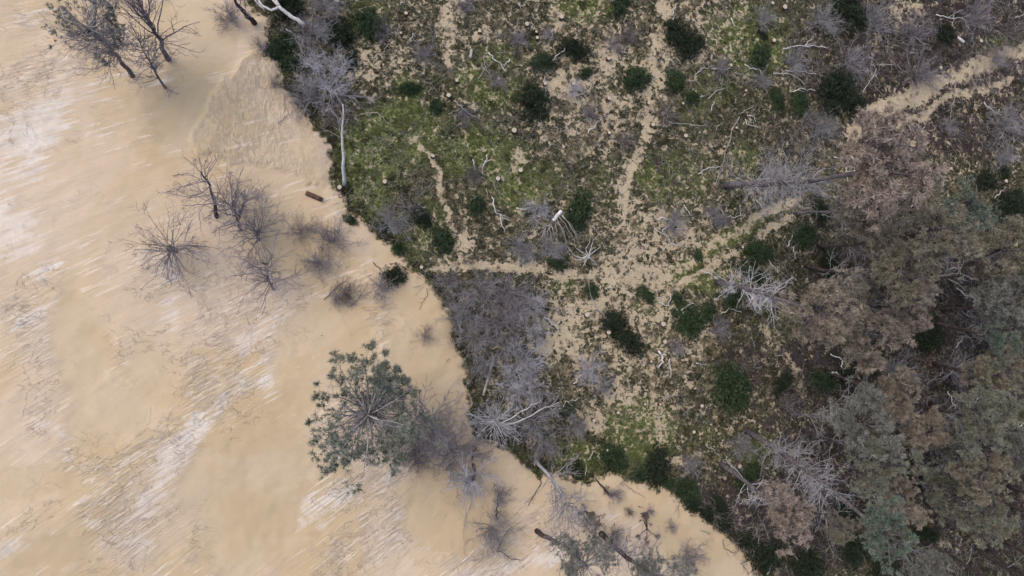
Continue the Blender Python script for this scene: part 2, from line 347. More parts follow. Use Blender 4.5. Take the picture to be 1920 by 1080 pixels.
S_PLAIN = [(610,640,85,70,0,1),(820,640,75,130,0,1),(480,935,75,130,20,1),(845,950,75,75,0,1),(150,640,50,90,0,.8),(760,450,60,50,0,.9),(1000,900,70,40,20,.9),(1200,930,140,40,10,.9),(1320,1020,90,60,30,.9),
 (200,780,70,60,0,.8),(400,900,50,90,20,.7),(350,215,60,50,-30,.8),(360,60,80,60,0,.9),(520,450,80,60,0,.6),(60,900,90,30,0,.7),(110,1040,90,30,0,.6),(560,720,50,60,0,.7),(280,700,60,60,0,.5)]
S_ROUGH = [(110,130,150,50,-20,.65),(60,30,100,26,-10,.5),(20,200,80,50,-25,.5),(40,560,70,40,-30,.6),(70,650,80,60,-20,.7),(90,710,60,50,0,.6),(230,655,60,28,0,.5),(385,605,40,40,0,.5),(420,650,50,70,30,.9),(480,560,140,60,-30,.8),
 (170,830,70,36,0,.5),(75,760,30,60,0,.7),(230,960,70,100,30,1),(150,870,110,26,-15,.6),(60,975,110,20,-20,.4),(690,620,60,40,0,.5),(620,690,30,30,0,.4),(745,600,45,40,0,.5),(745,860,130,55,-30,.85),(710,1000,150,55,-35,.75),
 (920,1040,140,50,-30,.75),(440,800,80,50,-35,.5),(380,1000,50,70,0,.35),(820,960,40,80,0,.35),(1000,960,90,36,-30,.3),(400,720,70,90,-40,.9),(300,850,50,90,40,.8),(520,640,80,50,-35,.7),(300,530,60,60,-30,.5),(560,500,90,40,-30,.4),(640,340,20,20,0,.3),(1180,960,90,30,-20,.3)]
FS = [(1130,150,170,170,0,.52),(1160,600,190,170,0,.58),(700,100,90,90,0,.50),(1230,450,130,100,0,.58),(1080,260,120,60,0,.42),(1330,60,90,80,0,.42),(1200,760,100,90,0,.50),(845,40,26,60,0,.8),(862,5,22,30,0,.8),(902,62,20,16,0,.8),(1052,45,30,40,0,.6),(1092,150,80,50,0,.62),(1040,165,34,26,0,.9),(1140,105,40,50,0,.75),(1245,30,24,50,0,.8),(1225,130,26,80,0,.8),(1245,80,26,40,0,.75),
 (1215,230,18,60,10,.7),(1142,190,28,22,0,.8),(1130,235,50,26,0,.6),(975,300,16,34,0,.7),(870,450,32,28,0,.75),(850,488,70,14,0,.6),(960,500,90,13,4,.8),(1060,520,60,14,10,.8),(1180,510,100,46,-10,.72),(1150,560,60,34,0,.7),
 (1070,600,46,50,0,.8),(1050,655,50,30,0,.75),(1230,470,60,36,-20,.66),(1290,440,34,36,-30,.75),(1112,790,26,28,0,.8),(1160,740,36,40,0,.65),(1240,790,20,50,0,.7),(1225,700,60,60,0,.5),(1290,655,70,34,0,.55),(1170,330,18,60,15,.55),
 (1130,420,50,40,0,.45),(690,110,44,60,0,.45),(730,90,40,40,0,.45),(675,140,34,26,0,.6),(780,130,30,36,0,.42),(1310,40,50,40,0,.55),(1340,95,60,56,0,.45),(1292,112,30,24,0,.7),(1690,20,30,44,0,.62),(1720,15,26,24,0,.65),(1640,90,40,40,0,.4),
 (1600,245,26,16,0,.7),(1420,70,60,50,0,.25),(1700,300,110,70,0,.42),(1790,310,70,40,0,.42),(1900,440,36,26,0,.7),(1830,1000,70,60,0,.6),(1900,950,40,80,0,.6),(1265,865,34,16,0,.7),(800,510,30,16,0,.8),(745,500,30,10,0,.5),(1440,225,50,30,0,.3),
 (1000,250,60,30,0,.35),(820,180,60,70,0,.3),(1120,850,90,30,0,.35),(1560,620,120,70,0,.35),(700,330,40,40,0,.2),(1490,680,60,60,0,.4),(1080,700,100,40,0,.45),(640,240,40,60,0,.3),(1640,620,60,40,0,.3)]
FSL = [([(1600,250),(1680,192),(1760,152),(1830,128),(1930,88)],20,1.35),([(1640,255),(1750,197),(1800,172),(1900,150)],10,1.0),([(1215,540),(1310,478),(1400,420),(1490,365)],10,1.0),([(1230,565),(1340,492),(1420,452),(1480,398)],10,1.0),
 ([(778,262),(800,290),(824,330),(836,385),(850,440)],7,.85),([(1440,620),(1500,700),(1520,780),(1560,850),(1600,900),(1700,965),(1790,1030)],15,.72),([(1240,40),(1212,130),(1218,200),(1195,290),(1160,380)],13,.85),([(790,508),(900,492),(1000,502),(1100,520),(1230,505)],13,.9),([(1230,500),(1140,560),(1070,610),(1030,680)],16,.75),([(845,-10),(850,50),(838,110)],14,.8),([(1230,520),(1225,620),(1215,720),(1250,800)],9,.55)]
FG = [(520,90,24,34,0,.9),(690,30,50,40,0,.6),(750,250,100,60,0,1),(690,300,70,80,0,.9),(765,175,34,50,0,.7),(900,150,66,50,0,.6),(930,108,50,30,0,.7),(930,170,76,40,0,.6),(905,290,86,56,0,1),(965,345,100,46,0,.8),(1100,20,66,30,0,.7),
 (1400,60,80,60,0,.7),(1430,105,60,46,0,.7),(1300,200,60,60,0,.45),(1270,330,100,66,0,.55),(1232,342,40,36,0,.75),(1400,290,40,40,0,.6),(765,440,46,50,0,.8),(690,385,50,40,0,.6),(800,400,50,50,0,.5),(1200,800,80,60,0,.8),(1150,860,120,36,0,.7),
 (1080,850,70,44,0,.6),(1330,525,60,28,0,.8),(1370,445,100,16,-30,.9),(1280,505,50,20,-30,.8),(1440,600,60,40,0,.4),(1050,540,34,22,0,.6),(1000,480,60,30,0,.4),(1220,580,50,30,0,.5),(1420,845,54,40,0,.6),(1300,830,60,60,0,.4),(1880,82,60,18,-20,.7),
 (1230,640,60,60,0,.4),(1130,340,60,60,0,.4),(820,110,60,60,0,.3),(1000,100,60,50,0,.35),(1900,770,30,30,0,.7),(1330,170,50,50,0,.5),(1180,760,50,60,0,.3),(1390,370,60,30,0,.4)]
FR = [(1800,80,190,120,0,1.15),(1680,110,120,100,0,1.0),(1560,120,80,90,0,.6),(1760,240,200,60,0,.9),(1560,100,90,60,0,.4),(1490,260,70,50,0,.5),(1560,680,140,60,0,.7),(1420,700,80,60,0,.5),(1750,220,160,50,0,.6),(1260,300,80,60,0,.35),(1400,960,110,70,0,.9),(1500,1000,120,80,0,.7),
 (1800,720,200,200,0,.75),(1600,860,180,160,0,.8),(1850,950,140,120,0,.7),(1700,520,180,120,0,.7),(1340,940,60,40,0,.8),(780,420,40,40,0,.3),(1650,800,150,100,0,.4),(950,90,70,40,0,.25),(1340,280,60,60,0,.3)]  # right-wood blobs: dark litter that also paints deep shade between the crowns
def masks_floor(x, y, z):
    px, py = topx(x, y, z); wx = px + 26 * (fbm(x * .5, y * .5, 71, 3) - .5); wy = py + 26 * (fbm(x * .5, y * .5, 77, 3) - .5)
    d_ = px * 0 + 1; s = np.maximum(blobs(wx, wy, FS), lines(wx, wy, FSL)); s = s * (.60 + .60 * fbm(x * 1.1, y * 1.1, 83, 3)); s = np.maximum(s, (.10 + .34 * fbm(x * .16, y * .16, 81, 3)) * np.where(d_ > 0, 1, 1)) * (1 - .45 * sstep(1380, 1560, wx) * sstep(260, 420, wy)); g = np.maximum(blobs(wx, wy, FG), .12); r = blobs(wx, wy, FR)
    d = -sdist(x, y); e = np.exp(-(np.clip(d, 0, 9) / .7) ** 2); s = s * (1 - .8 * e * (fbm(x * .3, y * .3, 3, 2) > .33)); g = np.maximum(g, .35 * e)
    far = sstep(150, 500, np.maximum(np.maximum(-px, px - 1920), np.maximum(-py, py - 1080)))
    s = s * (1 - far) + .25 * far; g = g * (1 - far) + .4 * far
    return np.stack([s, g, r], -1)
def plain_sand(x, y, z):
    px, py = topx(x, y, z); return blobs(px + 60 * (fbm(x * .35, y * .35, 91, 4, .6) - .5), py + 60 * (fbm(x * .35, y * .35, 97, 4, .6) - .5), S_PLAIN)
def masks_sand(x, y, z):
    px, py = topx(x, y, z); wx = px + 30 * (fbm(x * .4, y * .4, 71, 4, .65) - .5); wy = py + 30 * (fbm(x * .4, y * .4, 77, 3) - .5)
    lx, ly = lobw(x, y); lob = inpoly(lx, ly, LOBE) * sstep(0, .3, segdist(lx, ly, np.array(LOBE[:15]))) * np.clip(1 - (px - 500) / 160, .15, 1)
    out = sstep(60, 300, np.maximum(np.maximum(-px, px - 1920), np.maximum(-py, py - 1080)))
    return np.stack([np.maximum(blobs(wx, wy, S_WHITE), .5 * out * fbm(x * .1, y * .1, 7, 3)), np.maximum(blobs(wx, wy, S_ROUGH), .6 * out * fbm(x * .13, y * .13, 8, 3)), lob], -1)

# ------------------------------------------------------------------ the ground: one sheet of wood floor with the tracks cut from it, and the dune
def axis(a, b, s, far):
    core = np.arange(a, b, s); g = s; lo = []; hi = []; x = a
    while x > -far: g *= 1.25; x -= g; lo.append(x)
    g = s; x = core[-1]
    while x < far: g *= 1.25; x += g; hi.append(x)
    return np.array(lo[::-1] + list(core) + hi)
cor = [Pz(a, b, 0) for a, b in ((0, 0), (1920, 0), (0, 1080), (1920, 1080))]
X0, X1 = min(c.x for c in cor) - 2, max(c.x for c in cor) + 2; Y0, Y1 = min(c.y for c in cor) - 2, max(c.y for c in cor) + 2
print('extent', X0, X1, Y0, Y1)
xs = axis(X0, X1, .16, 600); ys = axis(Y0, Y1, .16, 600); GX, GY = np.meshgrid(xs, ys); nx, ny = len(xs), len(ys)
gx, gy = GX.ravel(), GY.ravel(); D = sdist(gx, gy); FZ = floor_z(gx, gy)
ii = (np.arange(ny - 1)[:, None] * nx + np.arange(nx - 1)[None]).ravel(); Q = np.stack([ii, ii + 1, ii + nx + 1, ii + nx], -1)
def submesh(name, z, sel, attrs):
    q = Q[sel]; u, inv = np.unique(q, return_inverse=True)
    return mesh(name, np.stack([gx[u], gy[u], z[u]], -1), inv.reshape(-1, 4), {k: a[u] for k, a in attrs.items()})
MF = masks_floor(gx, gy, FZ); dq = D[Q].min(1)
fz = FZ - .25 * np.clip(D, 0, 3)
px_, py_ = topx(gx, gy, FZ); tr = lines(px_, py_, FSL[:2]); tr2 = lines(px_, py_, FSL[2:4]); infl = dq < 1.6
isT = tr[Q].mean(1) > .35; isT2 = tr2[Q].mean(1) > .3
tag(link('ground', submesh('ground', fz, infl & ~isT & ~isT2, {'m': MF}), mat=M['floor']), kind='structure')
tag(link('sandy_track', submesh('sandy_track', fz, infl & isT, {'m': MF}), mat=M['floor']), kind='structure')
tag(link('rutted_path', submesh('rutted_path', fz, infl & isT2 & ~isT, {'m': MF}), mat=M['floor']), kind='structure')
SZ = np.where(D > -1.2, FZ * np.exp(-np.clip(D, 0, 50) / 4) + sand_z(gx, gy, D), -2)
fu, fv = flow(gx, gy)
tag(link('sand_dune', submesh('sand_dune', SZ, dq > -.9, {'m': masks_sand(gx, gy, SZ), 'p': plain_sand(gx, gy, SZ), 'flow': np.stack([fu, fv, 0 * fu], -1)}), mat=M['sand']), kind='structure')

# ------------------------------------------------------------------ automatic labels: nearest of its kind in one direction from a landmark
LM = [(645,280,'the standing white pole trunk'),(625,160,'the bright grey twig shrub at the sand corner'),(768,166,'the small round dark bush in the green patch'),(1000,187,'the wide black bush left of the sand clearing'),
 (1195,145,'the round dark bush beside the narrow path'),(1285,72,'the tall dark bush near the top'),(1085,395,'the dark bush right of the lilac shrub'),(830,450,'the oval dark bush near the dune edge'),(1010,400,'the lilac twig shrub'),
 (1040,410,'the white broken trunk with rib branches'),(1357,347,'the foot of the big leaning grey snag'),(1575,165,'the black bushes at the end of the pale track'),(1775,60,'the black bush in the red heath'),
 (1600,230,'the near end of the pale track'),(1900,100,'the far end of the pale track'),(1440,420,'the far end of the rutted path'),(1250,530,'the near end of the rutted path'),(1345,530,'the foot of the snag with hanging white branches'),
 (1101,590,'the largest pale stump on bare sand'),(1168,615,'the pair of black bushes below the path fork'),(1370,730,'the broad dark green bush in the lower middle'),(925,790,'the white starburst tree'),(690,770,'the lone green pine on the sand'),
 (930,580,'the big grey thicket on the edge'),(1255,900,'the blue black bushes on the lower dune edge'),(1352,868,'the foot of the pink crowned pine'),(1400,807,'the foot of the bare plume snag'),(1660,1000,'the big blue green crown low right'),
 (1650,330,'the largest brown crown'),(1810,400,'the small bright green crown'),(1900,385,'the black bush by the right border'),(735,415,'the purple twig shrub on the dune edge'),(588,368,'the short brown log on the sand'),
 (437,400,'the cluster of dark snags on the sand'),(1010,865,'the foot of the grey tree fallen toward the sand'),(1238,672,'the thick bleached curved limb'),(480,40,'the dark trunk at the top of the sand'),(1577,685,'the white stick pile in brown litter'),
 (1895,240,'the grey shrub on the right border'),(850,40,'the pale sand strip at the top'),(790,505,'the gap where sand meets the path'),(1420,470,'the dark bush under the rutted path'),(1850,340,'the dark bush left of the right border'),
 (640,10,'the top of the edge thicket'),(1127,1000,'the foot of the pine at the bottom edge'),(1880,645,'the small green crown at the right border'),(1775,770,'the dead star tree in the right wood'),(1080,165,'the brushwood heap on the sand clearing')]
DIRS = ['right of', 'below and right of', 'below', 'below and left of', 'left of', 'above and left of', 'above', 'above and right of']
USED = set()
def autolabels(items, look, noun):
    """items: list of (px,py); each label says which one it is, counted outward from a landmark in one direction"""
    A = np.array(items, float); out = []; ORD = ['first', 'second', 'third', 'fourth']
    for i, (x, y) in enumerate(A):
        best = None; c = sorted(LM, key=lambda l: (l[0] - x) ** 2 + (l[1] - y) ** 2); lk = look[i] if isinstance(look, list) else look; cand = []
        for l in c:
            d0 = math.hypot(x - l[0], y - l[1])
            if d0 < 6: continue
            sec = int(round(math.atan2(y - l[1], x - l[0]) / (math.pi / 4))) % 8
            dx = A[:, 0] - l[0]; dy = A[:, 1] - l[1]; s = np.round(np.arctan2(dy, dx) / (math.pi / 4)).astype(int) % 8; dd = np.hypot(dx, dy)
            k = (s == sec); k[i] = False; rank = int((dd[k] < d0).sum())
            if rank < 4: cand.append((d0 * (1 + 1.2 * rank), rank, sec, l[2]))
        for _, rank, sec, nm in sorted(cand):
            for t in (f'{lk} {noun}, {ORD[rank]} {noun} {DIRS[sec]} {nm}', f'{lk} {noun}, {ORD[rank]} {DIRS[sec]} {nm}', f'{lk.split()[-1]} {noun}, {ORD[rank]} {DIRS[sec]} {nm}'):
                if len(t.split()) <= 16 and t not in USED: best = t; break
            if best: break
        best = best or f'{lk} {noun} {DIRS[cand[0][2]] if cand else "near"} {c[0][2]}'; USED.add(best); out.append(best)
    return out

# ------------------------------------------------------------------ plant prototypes (shared mesh data)
def tufts(c, nrm, size, nb, w, rng, spread=1.0):
    """needle tufts: nb thin blades fanning out of every centre c, biased along nrm"""
    n = len(c); d = unit(rng.normal(size=(n, nb, 3)) * spread + nrm[:, None] * .9); L = size[:, None] * rng.uniform(.6, 1.15, (n, nb))
    s = unit(np.cross(d, rng.normal(size=(n, nb, 3)))) * (w * size[:, None, None]); st = c[:, None] + d * (.12 * L[..., None])
    tip = c[:, None] + d * L[..., None]; v = np.stack([st - s, st + s, tip + s * .35, tip - s * .35], 2).reshape(-1, 3)
    f = (np.arange(n * nb)[:, None] * 4 + np.array([[0, 1, 2, 3]])); return v, f
def crown_variant(seed, R0=3.0, dens=1.0, flat=.55, sparse=0.):
    g = np.random.default_rng(seed); n = 48 if sparse else 34
    az = g.uniform(0, 2 * math.pi, n) ; el = g.uniform(-.15, 1.0, n) ** 1; z0 = g.uniform(-.75, .15, n) * R0 * flat
    st = np.stack([0 * az, 0 * az, z0], -1); k_ = .35 if sparse else 1; lump = 1 + k_ * (.28 * np.sin(az * 2 + seed) + .2 * np.sin(az * 3 + seed * 2.3))
    d = np.stack([np.cos(az) * np.cos(el * .9), np.sin(az) * np.cos(el * .9), np.sin(el * .9) * flat * 1.3], -1)
    p, r = grow(st, d, R0 * lump * g.uniform(.55, 1.0, n) * .95, .038 if sparse else .055, 7, .10, .03, .3, g)
    p2, r2 = spawn(p, r, 9, .25, 1.0, .8, .42, .5, 4, .18, .05, .4, g, .45); p3, r3 = spawn(p2, r2, int(4 * dens), .3, 1, .7, .5, .6, 3, .2, .08, .4, g, .4)
    b = MB().tubes(p, r, 5).tubes(p2, r2, 3).tubes(p3, r3, 3); br = b.mesh('limbs')
    c = np.concatenate([p3[:, -1], p2[:, -1]]); c = c if sparse else c[(g.random(len(c)) < .85) & (fbm(c[:, 0] * 1.1 + seed, c[:, 1] * 1.1, seed, 3) > .36)]
    if sparse: 
        a = np.arctan2(c[:, 1], c[:, 0]); rr = np.hypot(c[:, 0], c[:, 1]) / R0
        keep = (g.random(len(c)) < np.clip(rr * 1.5 - .35, .06, 1)) & (fbm(c[:, 0] * .9 + 9, c[:, 1] * .9, seed, 3) > sparse - .14 * np.clip(rr, 0, 1)); c = c[keep]
    nr = unit(c * np.array([1, 1, 1.2]) + np.array([0, 0, .6 * R0]))
    v, f = tufts(c, nr, g.uniform(.13, .26, len(c)), 26, .055, g) if sparse else tufts(c, nr, g.uniform(.20, .38, len(c)), 20, .075, g)
    return br, mesh('needles', v, f, smooth=False)
CROWNS = [crown_variant(s) for s in (1, 2, 3, 4, 5)]
CROWN_SP = [crown_variant(11, 3.4, 2.6, .42, .36), crown_variant(12, 3.0, 1.6, .5, .36), crown_variant(13, 3.4, 1.8, .5, .34), crown_variant(14, 3.2, 1.2, .5, .56)]
def shrub_variant(seed, R0=1.5, Hh=2.2, ns=34, curl=.16, lean=1.):
    g = np.random.default_rng(seed); az = g.uniform(0, 2 * math.pi, ns); el = g.uniform(.35, 1.45, ns)
    st = np.stack([g.normal(0, .16, ns), g.normal(0, .16, ns), np.full(ns, -.15)], -1)
    d = np.stack([np.cos(az) * np.cos(el) * lean, np.sin(az) * np.cos(el) * lean, np.sin(el)], -1); L = (R0 * np.cos(el) + Hh * np.sin(el)) * g.uniform(.75, 1.1, ns)
    p, r = grow(st, d, L, .022, 7, curl, .02, .4, g); p2, r2 = spawn(p, r, 9, .2, 1., .65, .42, .62, 5, curl * 1.2, .05, .5, g, .45)
    p3, r3 = spawn(p2, r2, 5, .2, 1., .6, .50, .75, 4, curl * 1.3, .04, .6, g, .4)
    return MB().tubes(p, r, 4).mesh('stems'), MB().tubes(p2, r2, 3, False).tubes(p3, np.maximum(r3, .0045), 3, False).mesh('twigs')
SHRUBS = [shrub_variant(s, curl=c) for s, c in ((21, .13), (22, .2), (23, .3), (24, .16))]
def bush_variant(seed, R0=1.0, Hh=1.0, n=1100):
    g = np.random.default_rng(seed); ns = 26; az = g.uniform(0, 6.283, ns); el = g.uniform(.1, 1.5, ns)
    d = np.stack([np.cos(az) * np.cos(el), np.sin(az) * np.cos(el), np.sin(el)], -1); p, r = grow(np.zeros((ns, 3)) - [0, 0, .1], d, .8, .02, 5, .15, .02, .4, g)
    u = unit(g.normal(size=(n, 3))); u[:, 2] = np.abs(u[:, 2]) * .95 + .02; rad = g.uniform(.30, 1.15, n) ** .8
    lump = .92 + .95 * (fbm(u[:, 0] * 2.6 + seed, u[:, 1] * 2.6 + u[:, 2], seed, 4, .7) - .5) * 2
    c = u * (rad * lump)[:, None] * [R0, R0, Hh]; c = np.concatenate([c, unit(g.normal(size=(260, 3)) * [1, 1, .35] + [0, 0, .25]) * g.uniform(.9, 1.45, (260, 1)) * [R0, R0, Hh * .6]]); n += 260; u = unit(c); nr = unit(u + [0, 0, .2]); nb = 7
    dd = unit(g.normal(size=(n, nb, 3)) + nr[:, None] * .5); ctr = c[:, None] + dd * .07; t = unit(np.cross(dd, g.normal(size=(n, nb, 3)))); b2 = np.cross(dd, t)
    sz = g.uniform(.022, .05, (n, nb, 1)); v = np.stack([ctr - dd * sz * 1.3, ctr + t * sz * .7, ctr + dd * sz * 1.5, ctr - t * sz * .7], 2).reshape(-1, 3)
    f = np.arange(n * nb)[:, None] * 4 + np.array([[0, 1, 2, 3]])
    return MB().tubes(p, r, 3).mesh('stems'), mesh('leaves', v, f, smooth=False)
BUSHES = [bush_variant(s) for s in (31, 32, 33, 34, 35)]
def scaled(name, me, parent, mat, sc, rz=0, loc=(0, 0, 0)):
    o = link(name, me, parent, mat, loc); o.scale = sc; o.rotation_euler = (0, 0, rz); return o

def shrub(px, py, rpx, mat, label, variant=0, wood='grey_wood', group=None, flat=1.0, name='leafless_shrub'):
    rm = rpx / 28.5; hgt = rm * 1.3 * flat; p = P(px, py, 0)
    top = P(px, py, hgt * .45); e = link(name, None, None, None, (top.x, top.y, gz(top.x, top.y))); k = rm / 1.75
    tag(e, label, 'shrub', group); e.rotation_euler = (0, 0, R.uniform(0, 6.28)); s, t = SHRUBS[variant % 4]
    scaled('stems', s, e, M[wood], (k, k, k * flat)); scaled('twigs', t, e, M[mat], (k, k, k * flat)); return e
def bush(px, py, rpx, label, mat='leaf_dark', flat=.9, group=None):
    rm = rpx / 28.5; t = P(px, py, rm * .5); e = link('evergreen_bush', None, None, None, (t.x, t.y, gz(t.x, t.y)))
    tag(e, label, 'bush', group); e.rotation_euler = (0, 0, R.uniform(0, 6.28)); s, l = BUSHES[int(R.integers(5))]; a = R.uniform(.72, 1.38)
    scaled('stems', s, e, M['dark_bark'], (rm * a, rm / a, rm * flat)); scaled('leaves', l, e, M[mat], (rm * a, rm / a, rm * flat)); return e

def solve_h(bp, c, lo=4., hi=17.):
    best = None
    for h in np.arange(lo, hi, .25):
        q = Pz(c[0], c[1], bp.z + h); e = (q.x - bp.x) ** 2 + (q.y - bp.y) ** 2
        if best is None or e < best[0]: best = (e, h, q)
    return best[1], best[2]
def trunk_line(bp, tp, K=9, bow=.25, seed=0):
    g = np.random.default_rng(seed); a = np.array(bp); b = np.array(tp); t = np.linspace(0, 1, K)[:, None]
    off = g.normal(0, bow, 3) * [1, 1, 0]; p = a + (b - a) * t + np.sin(t * math.pi) * off + np.concatenate([[[0, 0, 0]], g.normal(0, .04, (K - 2, 3)), [[0, 0, 0]]]); p[0, 2] -= .35; return p
def dead_limbs(e, p, n, t0, t1, L, r, mat, seed, droop=-.04, twigs=6, curl=.16, up=.1, ang=1.2, tm=None, sub=3):
    """n separate dead limbs on trunk line p (local), each one a part"""
    g = np.random.default_rng(seed); K = len(p)
    for i in range(n):
        t = t0 + (t1 - t0) * ((i + g.uniform(0, 1)) / n); x = t * (K - 1); k = min(int(x), K - 2); st = p[k] + (p[k + 1] - p[k]) * (x - k); T = unit(p[k + 1] - p[k])
        s = unit(np.cross(T, g.normal(size=3))); a = g.normal(ang, .18); d = T * math.cos(a) + s * math.sin(a) + [0, 0, up]; l = L * g.uniform(.5, 1.15) * (1 - .45 * (t - t0) / max(.01, t1 - t0))
        q, rr = grow(st[None], d[None], l, r * g.uniform(.7, 1.2), 7, curl, droop, .3, g); m = MB().tubes(q, rr, 5)
        if sub:
            q2, r2 = spawn(q, rr, sub, .25, .95, .7, .5, .6, 5, curl, droop, .4, g); m.tubes(q2, r2, 4)
            if twigs:
                q3, r3 = spawn(q2, r2, twigs, .15, 1, .7, .6, .6, 4, curl * 1.1, 0, .5, g); m.tubes(q3, np.maximum(r3, .008), 3, False)
        link('branch', m.mesh('branch'), e, M[mat])
def trunk_mesh(e, p, r0, r1, mat, name='trunk', sides=9):
    K = len(p); rr = np.linspace(r0, r1, K); rr[0] *= 1.2; return link(name, MB().tubes(p[None], rr[None], sides).mesh(name), e, M[mat])
def pine(base, crown, rpx, mat, label, seed, sparse=False, trunk='dark_bark', limbs=0, limb_mat='grey_wood', r0=.17, h=None, group=None, flat=1., limb=(.3, .75, 2.2, .03), hmax=16., plume=0, tm='twig_grey'):
    if base is None:
        h = h or 11.; c = P(crown[0], crown[1], h); bp = Vector((c.x, c.y, gz(c.x, c.y))); tp = c; g = np.random.default_rng(seed); bp.x += g.normal(0, .4); bp.y += g.normal(0, .4)
    else:
        bp = P(*base); 
        if h: tp = Pz(crown[0], crown[1], bp.z + h)
        else: h, tp = solve_h(bp, crown, 4., hmax)
    e = link('pine_tree', None, None, None, bp); tag(e, label, 'pine tree', group); loc = np.array(tp) - np.array(bp); z = np.zeros(3)
    R_ = rpx * (CAM_Z - tp.z) / F * 1.08; p = trunk_line(z, loc + [0, 0, -.1 * R_], 9, .22, seed); trunk_mesh(e, p, r0, r0 * .4, trunk)
    br, nd = (CROWN_SP if sparse else CROWNS)[sparse if sparse in (2, 3) else seed % (2 if sparse else 5)]; k = R_ / (3.4 if sparse else 3.0); rz = seed * 1.7
    scaled('limbs', br, e, M['mid_bark'] if not sparse else M['twig_grey'], (k, k, k * flat), rz, loc); scaled('needles', nd, e, M[mat], (k, k, k * flat), rz, loc)
    if limbs: dead_limbs(e, p, limbs, limb[0], limb[1], limb[2], limb[3], limb_mat, seed + 50, sub=3, twigs=4)
    if plume: plume_part(e, p, plume, limb[0], limb[1], limb[2], tm, seed)
    return e
def plume_part(e, p, n, t0, t1, L, tm, seed):
    g = np.random.default_rng(seed + 9); q, r = spawn(p[None], np.full((1, len(p)), .05), n, t0, t1, .95, 1, .55, 6, .22, .02, .4, g, 0); 
    s = q[:, :1]; q = s + (q - s) * (L / (np.linalg.norm(p[-1] - p[0]) + .01)) * .9
    q2, r2 = spawn(q, r, 6, .2, 1, .7, .5, .6, 5, .25, .0, .5, g); q3, r3 = spawn(q2, r2, 4, .2, 1, .6, .5, .7, 4, .25, 0, .5, g)
    link('branches', MB().tubes(q, r, 4).tubes(q2, r2, 3, False).tubes(q3, np.maximum(r3, .006), 3, False).mesh('branches'), e, M[tm])
def snag(base, top, h, label, seed, trunk='mid_bark', limbs=12, L=1.6, lr=.035, mat='dark_wood', r0=.12, plume=0, tm='twig_grey', t0=.25, name='dead_tree', cat='dead tree', ang=1.0, up=.12, sub=4, twigs=5, curl=.14, bow=.15, group=None, t1=1.0, droop=.03):
    bp = P(*base); tp = Pz(top[0], top[1], bp.z + h); e = link(name, None, None, None, bp); tag(e, label, cat, group)
    p = trunk_line(np.zeros(3), np.array(tp) - np.array(bp), 9, bow, seed); trunk_mesh(e, p, r0, r0 * .25, trunk, sides=8)
    dead_limbs(e, p, limbs, t0, t1, L, lr, mat, seed + 3, droop, twigs, curl, up, ang, sub=sub)
    if plume: plume_part(e, p, plume, t0, 1., L * .8, tm, seed)
    return e
def stick(pts, r, mat, label, hts=None, cat='fallen branch', name='fallen_branch', forks=2, seed=0, wob=.05, group=None, sides=6, lift=.10, base_r=None):
    g = np.random.default_rng(seed + 500); A = PA(pts); A[:, 2] += lift * g.uniform(.6, 1.4, len(A)) if hts is None else np.array(hts)
    K = max(6, 3 * len(pts)); q = smoothline(A, K); q[1:-1] += g.normal(0, wob, (K - 2, 3)) * [1, 1, .4]; o = q[0].copy(); q -= o
    rr = np.linspace(r, r * .45, K) if base_r is None else np.linspace(base_r[0], base_r[1], K); m = MB().tubes(q[None], rr[None], sides)
    if forks:
        q2, r2 = spawn(q[None], rr[None], forks, .2, .9, .75, .35, .55, 5, .15, -.02, .4, g); q2[:, :, 2] = np.maximum(q2[:, :, 2], -.05); m.tubes(q2, r2, 4)
        q3, r3 = spawn(q2, r2, 2, .3, .9, .7, .5, .6, 4, .15, 0, .4, g); m.tubes(q3, r3, 3)
    return tag(link(name, m.mesh(name), None, M[mat], o), label, cat, group)

exec_objects = True
# ================================================================== THINGS ON THE SAND
pine((697,752),(690,778),138,'needle_pale','lone green pine standing on the sand, seen straight from above, with grey spokes inside',11,sparse=True,trunk='mid_bark',h=7.5,r0=.17,limbs=8,limb=(.6,.95,1.9,.022),limb_mat='twig_grey',plume=90,tm='twig_grey')
e = pine((248,144),(165,52),80,'needle_grey','grey half bare pine leaning up left on the sand, a few green tips',12,sparse=3,trunk='mid_bark',h=6.5,r0=.14,limbs=8,limb_mat='dark_wood',limb=(.4,.95,2.6,.03),plume=60,tm='twig_purple')
snag((315,111),(240,-25),7.0,'tall bare forked tree whose crown leaves the top edge over the sand',3,limbs=20,L=4.2,lr=.05,r0=.16,t0=.35,ang=.55,up=.05,plume=16,tm='twig_purple',sub=5)
snag((312,167),(262,78),3.4,'small bare snag on the sand below the forked tree',4,limbs=16,L=2.2,lr=.026,r0=.085,t0=.2,ang=1.0,plume=26,tm='twig_purple')
snag((478,43),(430,-25),4.5,'dark trunk standing on the sand beside the top of the dune edge',5,trunk='dark_bark',limbs=9,L=1.3,r0=.17,t0=.2)
snag((406,412),(376,322),3.0,'crooked snag with a dark broken top, uppermost of the sand cluster',6,trunk='dark_bark',limbs=14,L=3.4,r0=.13,t0=.1,ang=1.3,up=.05,sub=4,twigs=4,curl=.2,plume=8,tm='twig_purple')
snag((452,434),(434,372),3.2,'bare tree with upswept fan branches, middle of the sand cluster',7,limbs=22,L=3.6,r0=.10,t0=.15,ang=.9,plume=14,tm='twig_grey')
snag((319,458),(335,470),2.2,'star shaped bare tree with a black foot, leftmost of the sand cluster',8,limbs=24,L=3.4,lr=.03,r0=.11,t0=.0,ang=1.15,up=.2,plume=18,tm='twig_grey')
snag((487,452),(487,432),2.5,'star shaped bare tree, rightmost of the four snags with spread branches',9,limbs=22,L=3.4,lr=.028,r0=.09,t0=.1,ang=1.15,plume=12)
